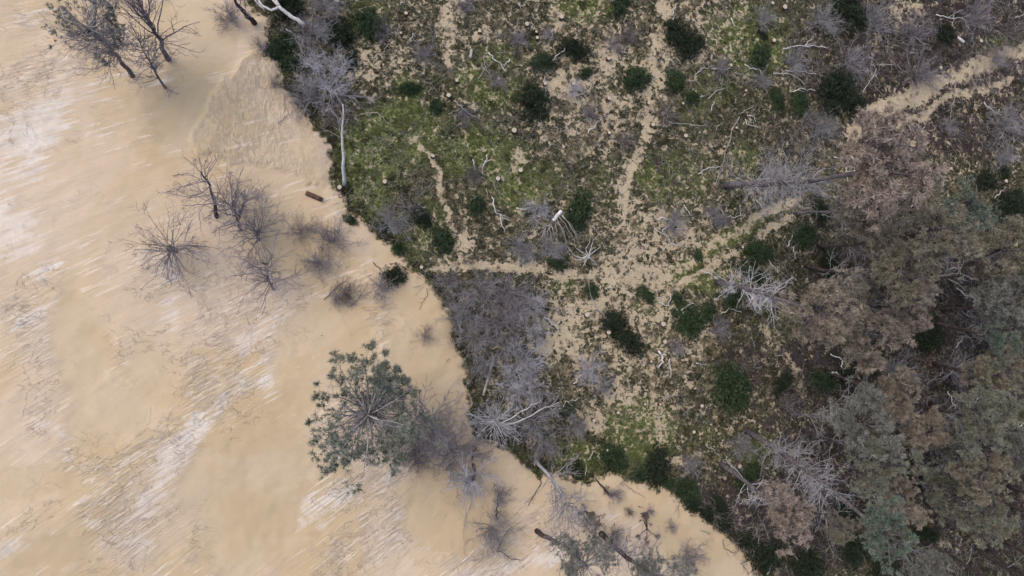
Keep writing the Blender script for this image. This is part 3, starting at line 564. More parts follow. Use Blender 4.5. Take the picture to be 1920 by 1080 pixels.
snag((514,545),(503,492),2.0,'bare tree with a bent dark stem, lowest of the sand cluster',10,trunk='dark_wood',limbs=18,L=3.2,lr=.03,r0=.08,t0=.2,ang=1.15,plume=14,tm='twig_grey')
snag((887,868),(872,905),2.8,'blue grey bare tree fanning down over the sand beside the edge notch',13,limbs=20,L=2.5,lr=.03,r0=.10,t0=.1,ang=.8,mat='grey_wood',up=0,plume=30,tm='twig_pale')
snag((1004,858),(1082,965),4.6,'grey bare tree toppling from the dune edge down toward the sand',14,trunk='grey_wood',limbs=22,L=2.9,lr=.032,r0=.13,t0=.3,ang=.75,mat='grey_wood',up=.05,plume=22,tm='twig_grey')
snag((935,978),(938,922),1.6,'small dark crooked snag on the sand above the driftwood thicket',15,trunk='dark_bark',limbs=9,L=1.3,lr=.02,r0=.06,t0=.1,ang=1.1,curl=.22)
snag((1150,936),(1120,900),.8,'short dark leaning stem with a lilac twig tuft on the lower sand',16,trunk='dark_bark',limbs=6,L=.9,lr=.015,r0=.08,t0=.0,t1=.4)
pine((1006,996),(1100,1062),66,'needle_grey','grey green pine with a thick dark foot, left of the two bottom edge pines',17,trunk='dark_bark',r0=.16,hmax=11,limbs=5,limb=(.3,.8,1.6,.025),limb_mat='twig_brown' if 0 else 'dark_wood',plume=24,tm='twig_purple',sparse=2)
pine((1128,1001),(1240,1085),64,'needle_grey','grey green pine with a black slanting trunk, right of the two bottom edge pines',18,trunk='dark_bark',r0=.19,hmax=11,limbs=6,limb=(.3,.8,2.2,.03),limb_mat='dark_wood',plume=24,tm='twig_purple',sparse=2)
pine(None,(1108,985),26,'needle_brown','low brown needled pine sapling between the two bottom edge pines',19,h=1.8,r0=.05,sparse=True)
SAND_SHRUBS = [
 (490,88,19,'twig_purple','small purple twig shrub on the rim of the rippled sand lobe',0),(428,28,34,'twig_purple','faint purple twig shrub left of the dark trunk at the top edge',1),
 (515,155,13,'twig_purple','tiny twig shrub half buried at the dune edge below the bright grey shrub',2),(595,492,36,'twig_grey','dense grey twig shrub at the right foot of the snag cluster',1),
 (562,430,30,'twig_purple','fuzzy purple twig shrub above the dense grey one on the sand',0),(628,448,42,'twig_purple','wide thin purple twig shrub below the brown log',3),
 (715,540,34,'twig_grey','round grey twig shrub on the sand spit beside a dark bush',1),(652,548,30,'twig_brown','tangled brown brush among the driftwood on the sand spit',2),(632,560,20,'twig_grey','low grey brush at the left tip of the driftwood spit',2),(797,630,20,'twig_purple','small lone purple shrub on smooth sand right of the driftwood',0),
 (795,790,75,'twig_purple','large purple brown bare shrub merging with the right side of the lone pine',3),(850,850,62,'twig_purple','large purple bare shrub beside the notch in the dune edge',0),
 (770,850,42,'twig_brown','brown twig shrub below the lone pine, dark debris at its foot',2),(925,1000,50,'twig_grey','grey purple twig shrub above the driftwood at the bottom',1),
 (1155,930,20,'twig_purple','small lilac twig shrub beside the short dark leaning stem',2),(1260,990,15,'twig_purple','tiny twig shrub right of the brown fallen pine bough',0),
 (1300,1045,36,'twig_purple','purple twig shrub at the bottom edge right of the pines',3),(940,930,24,'twig_grey','thin twig shrub around the small crooked snag',2),
 (1180,960,12,'twig_brown','tiny brown twig tuft above the brown fallen bough, left of a second tuft',1),(1220,958,11,'twig_purple','tiny upright twig tuft above the brown fallen bough, right of a second tuft',2),
 (1150,1010,30,'twig_brown','thin brown shrub left of the black slanting pine trunk',2),(430,90,10,'twig_brown','sparse twig tuft on the left rim of the rippled sand lobe',3) if 0 else (350,1200,10,'twig_brown','',3)]
for x, y, r, m, l, v in SAND_SHRUBS:
    if l: shrub(x, y, r, m, l, v, group='leafless shrubs on the sand')
bush(657,413,10,'tiny dark tuft bush standing on the sand just outside the edge'); bush(738,517,19,'dark evergreen bush on the sand spit above the round grey shrub','leaf_black')
def leafy_bough(px, py, rpx, label, mat):
    rm = rpx / 28.5; e = link('fallen_bough', None, None, None, P(px, py)); tag(e, label, 'fallen bough'); g = np.random.default_rng(px); az = g.uniform(0, 6.28, 7)
    p, r = grow(np.zeros((7, 3)) + [0, 0, .1], np.stack([np.cos(az), np.sin(az), .15 + 0 * az], -1), rm * 1.1, .03, 6, .15, -.01, .4, g); p2, r2 = spawn(p, r, 3, .4, 1, .8, .4, .6, 3, .2, 0, .4, g)
    link('branches', MB().tubes(p, r, 4).tubes(p2, r2, 3).mesh('branches'), e, M['dark_bark']); c = np.concatenate([p2[:, -1], p[:, -1]]); v, f = tufts(c, np.tile([0, 0, 1.], (len(c), 1)), np.full(len(c), .2), 16, .10, g)
    link('needles', mesh('needles', v, f, smooth=False), e, M[mat])
leafy_bough(1212,990,26,'dark brown fallen pine bough with needle clumps, lying on the lower sand','twig_brown')
leafy_bough(1098,958,14,'small brown needle bough above the low brown sapling','needle_brown')
# logs and driftwood on the sand
def log(a, b, r, label, mat='burnt_bark', endm='pale_wood', lift=.6):
    A = PA([a, b]); A[:, 2] += r * lift; L = A[1] - A[0]; e = link('log', None, None, None, A[0]); tag(e, label, 'log'); K = 7; t = np.linspace(0, 1, K)[:, None]; g = np.random.default_rng(int(a[0]))
    q = L * t; rr = r * (1 + g.normal(0, .06, K)); link('bark', MB().tubes(q[None], rr[None], 10).mesh('bark'), e, M[mat]); u = unit(L)
    for s in (0, 1): link('cut_face', MB().tubes(np.array([[L * s - u * .01 * (1 if s else -1) * 0 + u * (.004 if s else -.012), L * s + u * (.012 if s else -.004)]]), np.full((1, 2), r * .86), 10).mesh('cut_face'), e, M[endm])
log((574,362),(604,375),.15,'short brown log with pale ends lying on the sand')
log((1794,70),(1806,80),.11,'short white log in the red heath below the black bush','white_wood')
log((884,93),(882,110),.10,'short pale upright log chunk in the green left of the long fork','pale_wood')
SAND_STICKS = [
 ([(533,178),(536,198),(541,214)],.04,'dark_wood','dark thin branch pointing down the sand beside the grey shrub corner'),([(522,233),(540,217),(549,211)],.045,'dark_wood','dark stick with side twigs on the sand below the grey shrub corner'),
 ([(602,466),(607,450),(616,418)],.03,'dark_bark','dark upright stick inside the wide thin purple shrub'),([(605,446),(618,452),(630,442)],.025,'dark_bark','dark curved stick crossing the wide thin purple shrub'),
 ([(607,562),(625,545),(645,528),(655,518)],.05,'dark_wood','dark driftwood branch at the left tip of the pile on the sand spit'),([(626,545),(640,562),(655,571),(670,573)],.045,'pale_wood','pale curved driftwood branch under the pile on the sand spit'),
 ([(640,550),(662,556),(690,552)],.04,'pale_wood','pale driftwood branch across the middle of the sand spit pile'),([(655,575),(672,560),(690,535)],.035,'dark_wood','dark driftwood branch beside the round grey shrub'),([(668,524),(655,540),(640,552)],.035,'grey_wood','grey driftwood branch at the top of the sand spit pile'),
 ([(700,492),(712,506),(722,515)],.05,'dark_bark','dark forked stick left of the evergreen bush on the spit'),([(800,541),(801,555),(792,565),(786,582)],.028,'dark_bark','thin black crooked stick on smooth sand below the sand gap'),
 ([(882,928),(880,945),(871,975),(868,1000),(870,1045)],.035,'pale_wood','long thin pale and brown pole running down the sand'),([(1013,898),(1006,920),(990,948)],.05,'dark_bark','dark curved stick left of the toppling grey tree'),
 ([(1117,898),(1130,915),(1146,934)],.055,'dark_bark','dark stick at the lower dune edge left of the lilac tuft'),([(1163,905),(1180,912),(1195,925),(1208,932)],.03,'dark_wood','thin curved branch hanging off the lower dune edge'),
 ([(1264,912),(1267,935),(1273,955),(1271,970)],.035,'dark_wood','thin dark branch hanging onto the sand below the blue black bushes'),([(1275,918),(1285,925),(1292,942)],.03,'pale_wood','thin pale branch hanging right of the blue black bushes'),
 ([(1195,948),(1206,952)],.03,'dark_wood','tiny dark stick on the lower sand above the brown bough'),([(1112,972),(1124,966),(1135,963)],.04,'dark_bark','small dark twisted root on the sand above the right pine foot'),
 ([(1355,1010),(1358,1026),(1368,1035),(1378,1036),(1385,1028)],.035,'dark_bark','dark looping branch on the sand at the lower dune edge'),([(1388,1055),(1398,1065),(1402,1080)],.04,'dark_bark','dark crooked stick on the sand near the bottom edge'),
 ([(1410,1052),(1420,1068),(1434,1080)],.10,'burnt_bark','thick brown branch at the bottom edge where sand meets the wood'),([(1290,1060),(1310,1045),(1325,1035)],.035,'dark_wood','dark stick inside the purple shrub at the bottom edge'),
 ([(1180,1052),(1220,1052),(1285,1042)],.03,'dark_bark','long thin dark branch crossing the right bottom edge pine'),([(865,1055),(885,1035),(905,1020),(925,1005)],.06,'white_wood','white driftwood branch at the left of the bottom thicket'),
 ([(885,1050),(910,1040),(935,1030)],.05,'pale_wood','pale driftwood branch along the foot of the bottom thicket'),([(935,1030),(940,1010),(955,990),(960,985)],.045,'dark_bark','dark driftwood branch rising right of the bottom thicket'),
 ([(930,1032),(950,1040),(975,1050)],.045,'dark_bark','dark curved driftwood branch trailing right of the bottom thicket'),([(765,875),(790,866),(815,868),(838,880)],.05,'dark_wood','dark branch along the foot of the brown shrub below the lone pine'),
 ([(780,860),(800,850),(806,845)],.04,'grey_wood','grey stick in the debris below the lone pine'),([(838,880),(855,886),(870,895)],.035,'grey_wood','thin grey stick trailing from the debris toward the pale pole'),
 ([(884,862),(887,845),(893,832)],.10,'burnt_bark','thick red brown root stub in the edge notch'),([(885,856),(895,852),(925,846)],.035,'burnt_bark','curved brown root crossing the sand in the edge notch'),
 ([(603,630),(604,629)],.045,'dark_bark','tiny dark stub standing alone on smooth sand'),([(310,362),(330,352),(345,364)],.03,'dark_wood','thin dark branch left of the crooked snag with the broken top'),
 ([(325,330),(335,328),(352,326)],.035,'dark_bark','short dark stick above the sand cluster')]
for i, (pt, r, m, l) in enumerate(SAND_STICKS): stick(pt, r * .62, m, l, seed=i, forks=0 if len(pt) == 2 else 5, name='driftwood_branch', cat='branch', group='branches lying on the sand')

# ================================================================== EDGE OF THE WOOD
# big bleached forked limb at the top of the edge
A = P(572,53); e = link('dead_tree', None, None, None, A); tag(e, 'big bleached white forked trunk lying over the top of the dune edge', 'dead tree')
def part_line(e, org, pts, hts, r, r1, mat, name, sides=7, K=12, seed=0, forks=0):
    g = np.random.default_rng(seed); A = PA(pts); A[:, 2] += hts; q = smoothline(A, K) - np.array(org); q[1:-1] += g.normal(0, .02, (K - 2, 3)); m = MB().tubes(q[None], np.linspace(r, r1, K)[None], sides)
    if forks:
        q2, r2 = spawn(q[None], np.linspace(r, r1, K)[None], forks, .2, .95, .7, .3, .5, 5, .15, 0, .4, g); m.tubes(q2, r2, 4)
    return link(name, m.mesh(name), e, M[mat])
part_line(e, A, [(572,54),(560,46),(540,36),(527,26)], [.5,.7,.9,1.1], .15, .11, 'white_wood', 'trunk')
part_line(e, A, [(572,54),(585,62)], [.5,.3], .17, .2, 'burnt_bark', 'root')
for pt in ([(527,26),(515,35),(500,30),(488,15),(480,5)],[(527,26),(522,12),(518,-8)],[(527,26),(515,14),(503,4),(497,-10)],[(500,30),(486,20),(478,8)],[(490,16),(489,4),(487,-8)]):
    part_line(e, A, pt, np.linspace(1.1, 1.6, len(pt)), .09, .05, 'white_wood', 'branch', seed=len(pt), forks=1)
snag((646,352),(643,196),5.4,'standing white pole trunk with a few curved side branches near the edge',20,trunk='white_wood',limbs=10,L=1.5,lr=.03,r0=.13,t0=.55,ang=1.2,mat='pale_wood',sub=2,twigs=2)
snag((925,800),(925,790),1.8,'white starburst tree with long straight branches on the dune edge',21,trunk='white_wood',limbs=44,L=2.7,lr=.024,r0=.11,t0=.0,ang=1.25,mat='bleached',up=.25,sub=4,twigs=4,curl=.06,droop=0,plume=10,tm='twig_pale')
for i, (pt, l) in enumerate([([(930,792),(960,775),(1008,747)],'long straight white branch reaching up right from the starburst tree'),([(935,796),(970,785),(1040,752)],'long straight white branch reaching right from the starburst tree, lower of two')]):
    stick(pt, .05, 'white_wood', l, hts=[1.2, 1.3, 1.2], seed=40 + i, forks=3)
# rib tree
A = P(1048,402); e = link('dead_tree', None, None, None, A); tag(e, 'fallen dead tree with a white broken trunk and long rib like branches', 'dead tree')
part_line(e, A, [(1048,399),(1040,408),(1033,417)], [.7,.7,.7], .13, .12, 'white_wood', 'trunk')
part_line(e, A, [(1033,417),(1022,428),(1010,440)], [.7,.55,.4], .11, .06, 'mid_bark', 'trunk_top')
for i, pt in enumerate([[(1042,408),(1058,425),(1072,450),(1078,468)],[(1038,413),(1050,432),(1058,450),(1060,468)],[(1036,415),(1040,435),(1042,455),(1036,475)],[(1030,420),(1022,440),(1022,460),(1020,478)],[(1045,404),(1068,425),(1085,450)],[(1028,424),(1010,430),(992,442)],
      [(1034,418),(1046,425),(1055,440),(1062,458)],[(1025,425),(1030,445),(1034,460),(1030,478)],[(1020,430),(1012,448),(1000,462)],[(1015,434),(1020,450),(1012,470)],[(1050,405),(1075,440),(1088,470)],[(1030,428),(1038,450),(1045,470),(1044,480)]]):
    part_line(e, A, pt, np.linspace(.7, .35, len(pt)), .030, .012, 'pale_wood', 'branch', seed=i, sides=5, forks=3)
A = P(1100,483); e = link('dead_tree', None, None, None, A); tag(e, 'star of white twisted branches right of the rib branched tree', 'dead tree')
for i, pt in enumerate([[(1100,483),(1085,485),(1072,478),(1062,462)],[(1100,483),(1095,468),(1104,455),(1106,443)],[(1100,483),(1112,472),(1125,463)],[(1100,483),(1093,495),(1090,503)],[(1100,483),(1112,492),(1120,503)],[(1100,483),(1090,475),(1078,465)],[(1098,480),(1088,488),(1073,487)],[(1100,483),(1104,470),(1112,448)]]):
    part_line(e, A, pt, np.linspace(.5, .2, len(pt)), .034, .014, 'bleached', 'branch', seed=i, sides=5, forks=3)
log((926,668),(906,742),.10,'long pale trunk lying on the edge between thicket and starburst tree','pale_wood')
# ================================================================== RIGHT WOOD: pines and snags
pine((1357,347),(1650,318),108,'needle_pink','big leaning pine with the largest pinkish brown crown and a grey bare lower half',22,trunk='mid_bark',r0=.25,limbs=14,limb_mat='grey_wood',limb=(.18,.68,2.5,.035),plume=90,tm='grey_wood',hmax=16)
pine((1345,527),(1540,585),78,'needle_brown','pine with hanging white dead branches and a pale brown crown, left of the wood',23,trunk='mid_bark',r0=.20,limbs=22,limb_mat='bleached',limb=(.12,.6,2.3,.030),plume=30,tm='twig_pale',hmax=14)
pine((1400,806),(1660,1000),66,'needle_blue','tall pine with a dense grey branch plume on its trunk and blue green crown',24,trunk='mid_bark',r0=.20,limbs=12,limb_mat='grey_wood',limb=(.2,.7,2.0,.03),plume=80,tm='grey_wood',hmax=17)
pine((1352,868),(1475,968),60,'needle_pink','pine near the lower dune edge with white dead limbs and a pinkish crown',25,trunk='mid_bark',r0=.18,limbs=18,limb_mat='bleached',limb=(.35,.8,1.9,.026),hmax=14)
RIGHT = [ # base, crown, r, material, label, limbs
 ((1490,398),(1640,392),70,'needle_brown','brown crowned pine below the largest pinkish crown',6),((1534,460),(1755,432),66,'needle_olive','olive brown pine with a black trunk foot showing left of its crown',4),
 ((1512,497),(1690,505),60,'needle_olive','olive pine with a thin dark trunk crossing shade, below the black trunk foot',6),((1690,440),(1812,400),46,'needle_blue','small bright green pine crown among brown ones near the right side',0),
 ((1745,520),(1885,468),60,'needle_olive','grey olive pine at the right border below the black bush',5),((1590,566),(1700,582),50,'needle_pink','pinkish pine crown right of the pale brown crown, purple trunk',8),
 ((1500,585),(1620,622),62,'needle_brown','low brown pine crown below the purple trunk',5),((1765,582),(1890,570),62,'needle_grey','grey pine at the right border with a black trunk foot',3),
 ((1745,606),(1880,648),36,'needle_blue','small green pine crown at the right border',3),((1812,590),(1915,620),40,'needle_olive','olive pine crown cut by the right border above the green one',2),
 ((1750,680),(1872,700),54,'needle_olive','olive brown pine crown at the right border below the small green one',3),((1680,756),(1850,790),58,'needle_green','green pine in the right wood behind the dead star tree',8),
 ((1478,775),(1618,790),64,'needle_grey','grey green pine with a long thin dark trunk left of its crown',6),((1500,803),(1645,868),52,'needle_green','green pine crown between the grey one and the blue green one',4),
 ((1715,880),(1850,965),48,'needle_green','green pine low right with a pale dead limb across its trunk',10),((1600,905),(1690,930),44,'needle_brown','small brown pine crown above the blue green one',3),
 ((1700,800),(1840,885),50,'needle_olive','olive pine crown above the lowest right pines',3),((1560,700),(1672,742),44,'needle_brown','small brown pine crown in the middle of the right wood',3),
 ((1520,950),(1575,990),28,'needle_olive','small olive pine sapling left of the blue green crown',0),((1840,750),(1905,850),40,'needle_grey','grey pine crown cut by the right border in the lower wood',4),
 ((1730,800),(1790,850),50,'needle_grey','grey green pine crown just above the dark dead tree, low right',4),((1700,905),(1770,925),44,'needle_green','green pine crown right of the small brown one above the blue green',3),((1640,760),(1735,812),40,'needle_brown','small brown pine crown right of the grey one with the thin trunk',3),((1790,480),(1850,505),44,'needle_brown','brown pine crown under the small bright green crown',2),
 ((1560,540),(1620,545),30,'needle_olive','small olive crown between two brown crowns left in the right wood',3),((1790,850),(1755,1050),44,'needle_grey','grey pine crown at the bottom edge right of the blue green one',2) if 0 else ((1650,990),(1745,1062),32,'needle_grey','grey pine crown at the bottom edge right of the blue green one',2)]
for i, (b, c, r, m, l, n) in enumerate(RIGHT):
    pine(b, c, r * 1.22, m, l, 60 + i, trunk='dark_bark' if i % 3 else 'mid_bark', r0=.12 + .015 * (i % 3), limbs=n, limb_mat='grey_wood' if i % 2 else 'pale_wood', limb=(.3,.85,1.9,.028), hmax=14, plume=10, tm='twig_grey', group='pines of the right wood')
for i, (b, t, l) in enumerate([((1727,1012),(1940,1145),'long black pine trunk slanting to the bottom edge, leftmost of the corner poles'),((1822,1020),(2000,1160),'black pine trunk in the lower right corner, second of the corner poles'),
    ((1850,1020),(2040,1160),'thick black pine trunk in the lower right corner, third of the corner poles'),((1880,1012),(2050,1110),'black pine trunk cut by the right border, lowest one there'),
    ((1888,945),(2060,1030),'black pine trunk cut by the right border, middle one there'),((1890,910),(2060,975),'thin black pine trunk cut by the right border, highest one there'),((1895,1060),(2080,1190),'black pine trunk in the very corner of the wood')]):
    pine(b, t, 50, 'needle_green', l, 90 + i, trunk='dark_bark', r0=.15, limbs=3, hmax=13, group='pines in the lower right corner')
snag((1690,758),(1800,800),6.5,'dead star tree in the right wood with pale twisted branches',31,trunk='mid_bark',limbs=14,L=2.2,lr=.035,r0=.16,mat='pale_wood',ang=1.1)
snag((1720,878),(1800,945),6.0,'dark dead tree in the right wood crossed by a long pale limb',32,trunk='dark_bark',limbs=12,L=2.0,r0=.16,mat='mid_bark')
snag((1700,522),(1830,512),7.,'dead tree with a long pale side limb above the black trunk foot pines',33,trunk='dark_bark',limbs=10,L=2.0,r0=.13,mat='pale_wood')

# ================================================================== leafless shrubs of the wood
WS = [ # x,y,r,mat,variant,look
 (622,158,54,'twig_pale',0,'bright grey'),(575,180,42,'twig_grey',1,'grey'),(590,62,46,'twig_grey',2,'twisted grey'),(612,12,36,'twig_grey',2,'twisted grey'),(590,120,34,'twig_pale',2,'twisted pale'),(632,215,32,'twig_brown',1,'thin brown'),
 (733,412,38,'twig_grey',2,'purple grey'),(775,392,20,'twig_grey',0,'small grey'),(1012,397,30,'twig_pale',0,'lilac'),(975,460,28,'twig_grey',1,'low grey'),(985,478,18,'twig_pale',3,'tiny pale'),(1035,462,34,'twig_grey',2,'grey'),
 (905,545,46,'twig_grey',0,'dense grey'),(870,590,44,'twig_grey',1,'dense grey'),(955,545,44,'twig_purple',3,'purple'),(1000,575,40,'twig_pale',0,'bright grey'),(890,635,44,'twig_grey',0,'dense grey'),(945,600,46,'twig_purple',1,'purple'),(950,650,40,'twig_grey',1,'dense grey'),
 (845,530,26,'twig_purple',0,'purple'),(1005,625,32,'twig_pale',0,'pale'),(900,690,30,'twig_grey',3,'low grey'),(975,690,48,'twig_pale',3,'thin pale'),(985,735,44,'twig_pale',3,'thin pale'),(1000,790,52,'twig_grey',0,'grey'),(1080,800,30,'twig_grey',0,'round grey'),
 (1110,690,34,'twig_pale',3,'thin pale'),(1130,725,26,'twig_grey',0,'low grey'),(1020,830,34,'twig_grey',3,'thin grey'),(890,330,26,'twig_brown',1,'brown'),(795,105,26,'twig_purple',3,'thin purple'),(870,10,22,'twig_purple',1,'purple'),(715,55,24,'twig_purple',1,'dark purple'),
 (1025,65,16,'twig_grey',3,'small grey'),(970,75,22,'twig_purple',3,'thin purple'),(930,150,22,'twig_purple',1,'low purple'),(1080,168,24,'twig_pale',2,'heaped pale'),(1150,80,24,'twig_purple',0,'purple'),(1350,128,24,'twig_purple',0,'purple'),(1430,150,24,'twig_grey',1,'grey'),
 (1490,120,36,'twig_grey',2,'twisted grey'),(1600,110,42,'twig_grey',0,'grey'),(1550,35,44,'twig_grey',2,'twisted grey'),(1730,135,46,'twig_purple',0,'hazy purple'),(1545,240,40,'twig_grey',0,'grey'),(1690,290,28,'twig_grey',0,'grey'),(1780,235,22,'twig_grey',2,'small grey'),
 (1895,235,48,'twig_grey',0,'grey'),(1885,290,34,'twig_grey',2,'twisted grey'),(1650,40,44,'twig_grey',3,'thin grey'),(1720,60,40,'twig_purple',3,'thin purple'),(1830,30,44,'twig_purple',1,'reddish purple'),(1870,110,30,'twig_purple',3,'thin purple'),(1340,400,26,'twig_grey',1,'grey'),
 (1262,415,34,'twig_grey',2,'tangled grey'),(1355,410,20,'twig_purple',0,'small purple'),(1350,615,26,'twig_purple',1,'low purple'),(1270,650,22,'twig_purple',1,'low purple'),(1110,215,22,'twig_purple',3,'thin purple'),(1390,840,30,'twig_grey',3,'thin grey'),(1640,250,30,'twig_grey',3,'thin grey'),
 (1250,210,30,'twig_brown',3,'brown'),(1430,30,30,'twig_grey',3,'thin grey'),(1180,60,26,'twig_brown',3,'brown'),(1300,870,26,'twig_grey',3,'thin grey'),(1690,700,40,'twig_grey',3,'thin grey'),(1790,690,44,'twig_purple',3,'thin purple'),(1480,760,26,'twig_brown',3,'brown'),
 (1900,60,34,'twig_brown',1,'reddish brown'),(1440,930,20,'twig_grey',3,'thin grey'),(870,215,20,'twig_purple',0,'small purple'),(1170,260,26,'twig_brown',3,'brown')]
lab = autolabels([(w[0], w[1]) for w in WS], [w[5] + ' leafless' for w in WS], 'shrub')
for w, l in zip(WS, lab): shrub(w[0], w[1], w[2] * 1.05, w[3], l, w[4], group='leafless shrubs of the wood', flat=.8)
# ================================================================== evergreen bushes
BU = [(768,166,15,0),(818,200,13,0),(1000,187,30,1),(1195,145,24,0),(1272,62,26,1),(1298,84,24,1),(1075,88,25,1),(1020,115,19,0),(1166,4,20,0),(1100,135,11,0),(1268,152,20,0),(1298,183,14,0),(1085,397,28,0),(895,385,17,0),(830,450,20,0),(690,45,28,0),
 (1048,492,16,0),(1152,602,22,1),(1180,638,26,1),(1295,600,28,0),(1330,585,16,0),(1372,728,38,0),(1235,878,34,1),(1288,925,32,0),(1420,470,24,0),(1415,512,20,0),(1510,440,22,0),(1572,158,34,1),(1600,190,28,1),(1560,200,18,1),(1775,60,20,1),(1460,186,17,0),(1500,190,20,0),
 (1432,60,11,1),(1588,6,34,1),(1612,30,22,1),(1850,338,22,1),(1885,322,14,1),(1900,385,32,1),(1642,682,16,1),(1545,715,22,0),(1605,1035,26,1),(1715,905,20,1),(1560,500,26,1),(1742,625,34,1),(1440,1045,38,1),(1110,545,13,0),(1214,552,15,0),(520,92,20,0),(535,75,18,0),
 (790,405,19,1),(1430,105,22,0),(1520,1060,30,1),(1475,1010,22,1),(1380,560,18,0),(1300,950,20,1),(1330,965,20,1),(1360,985,18,1),(1400,1015,22,1),(1200,890,18,0),(1255,910,14,0),(1085,880,16,0),(1015,872,12,0),(1400,900,24,0),(1350,945,22,1),(545,115,18,0),(720,430,12,0),
 (746,468,12,0),(1270,560,12,0),(1440,480,14,0),(1150,860,24,0),(1060,770,16,0),(1310,480,10,0),(1690,470,22,1),(1540,395,20,1),(1700,385,22,1),(1630,640,18,1),(1590,700,18,1),(1470,720,18,1),(1740,1000,20,1),(1590,960,26,1),(1810,680,16,1),(1660,1060,30,1),(525,-5,22,1),(545,18,22,1),(640,60,24,1),(660,110,14,1),(1415,880,18,0)]
lab = autolabels([(b[0], b[1]) for b in BU], [('small ' if b[2] < 15 else 'large ' if b[2] > 27 else '') + ('blackish' if b[3] else 'dark green') for b in BU], 'bush')
for b, l in zip(BU, lab): bush(b[0], b[1], b[2] * (.78 if b[1] > 860 and b[0] < 1450 else 1.0), l, 'leaf_black' if b[3] else 'leaf_dark', .85, group='evergreen bushes of the wood')
# ================================================================== stumps
ST = [(631,2,5),(761,26,4),(751,63,3),(1053,33,5),(987,45,5),(1005,60,3),(1007,71,4),(900,59,4),(1140,110,4),(1022,157,4),(1075,157,4),(1141,184,5),(963,245,6),(842,179,5),(856,151,4),(935,149,3),(934,335,5),(811,293,4),(1216,193,4),(1224,234,5),(1370,123,4),(1398,170,3),
 (1448,7,4),(1471,13,6),(1451,76,5),(1285,255,5),(1606,217,5),(1707,282,5),(1885,340,5),(1838,77,5),(1762,127,5),(637,351,5),(790,501,4),(1101,590,6),(1141,624,5),(1243,608,6),(1246,641,5),(1220,678,3),(1237,758,3),(1209,758,3),(1113,788,4),(1158,773,4),(1316,761,4),
 (1301,809,4),(1386,873,5),(1392,464,3),(976,320,5),(721,341,5),(1838,850,6),(1139,843,3),(1755,552,4),(1380,240,3),(1143,250,4),(1280,195,3)]
gS = np.random.default_rng(5)
def stump_meshes(seed):
    g = np.random.default_rng(seed); n = 14; a = np.arange(n) * 2 * math.pi / n; w = 1 + g.normal(0, .05, n); r = np.array([1.30, 1.08, 1.0, .985]); z = np.array([-.15, .08, .30, .36]); v = []
    for k in range(4): v.append(np.stack([np.cos(a) * w * r[k], np.sin(a) * w * r[k], np.full(n, z[k] / .16)], -1))
    v = np.concatenate(v); f = np.array([[k * n + j, k * n + (j + 1) % n, (k + 1) * n + (j + 1) % n, (k + 1) * n + j] for k in range(3) for j in range(n)]); bark = mesh('bark', v, f)
    c = np.concatenate([np.stack([np.cos(a) * w * .93, np.sin(a) * w * .93, np.full(n, 2.30)], -1), np.stack([np.cos(a) * w * .99, np.sin(a) * w * .99, np.full(n, 2.24)], -1), [[.1, .05, 2.31]]])
    f3 = np.array([[j, (j + 1) % n, 2 * n] for j in range(n)]); f4 = np.array([[n + j, n + (j + 1) % n, (j + 1) % n, j] for j in range(n)])
    return bark, mesh('cut_face', c, [f3, f4], smooth=False)
SM = [stump_meshes(s) for s in (1, 2, 3)]
lab = autolabels([(s[0], s[1]) for s in ST], ['pale cut ' + ('large' if s[2] > 4 else 'small' if s[2] < 4 else 'round') for s in ST], 'stump')
for (x, y, r), l in zip(ST, lab):
    p = P(x, y, .25); e = link('tree_stump', None, None, None, (p.x, p.y, gz(p.x, p.y))); tag(e, l, 'tree stump', 'cut stumps in the clearing'); rm = r / 34.; e.rotation_euler = (gS.normal(0, .05), gS.normal(0, .05), gS.uniform(0, 6.3))
    b, c = SM[int(gS.integers(3))]; scaled('bark', b, e, M['burnt_bark'], (rm, rm, .16)); scaled('cut_face', c, e, M['cut_wood'], (rm, rm, .16))
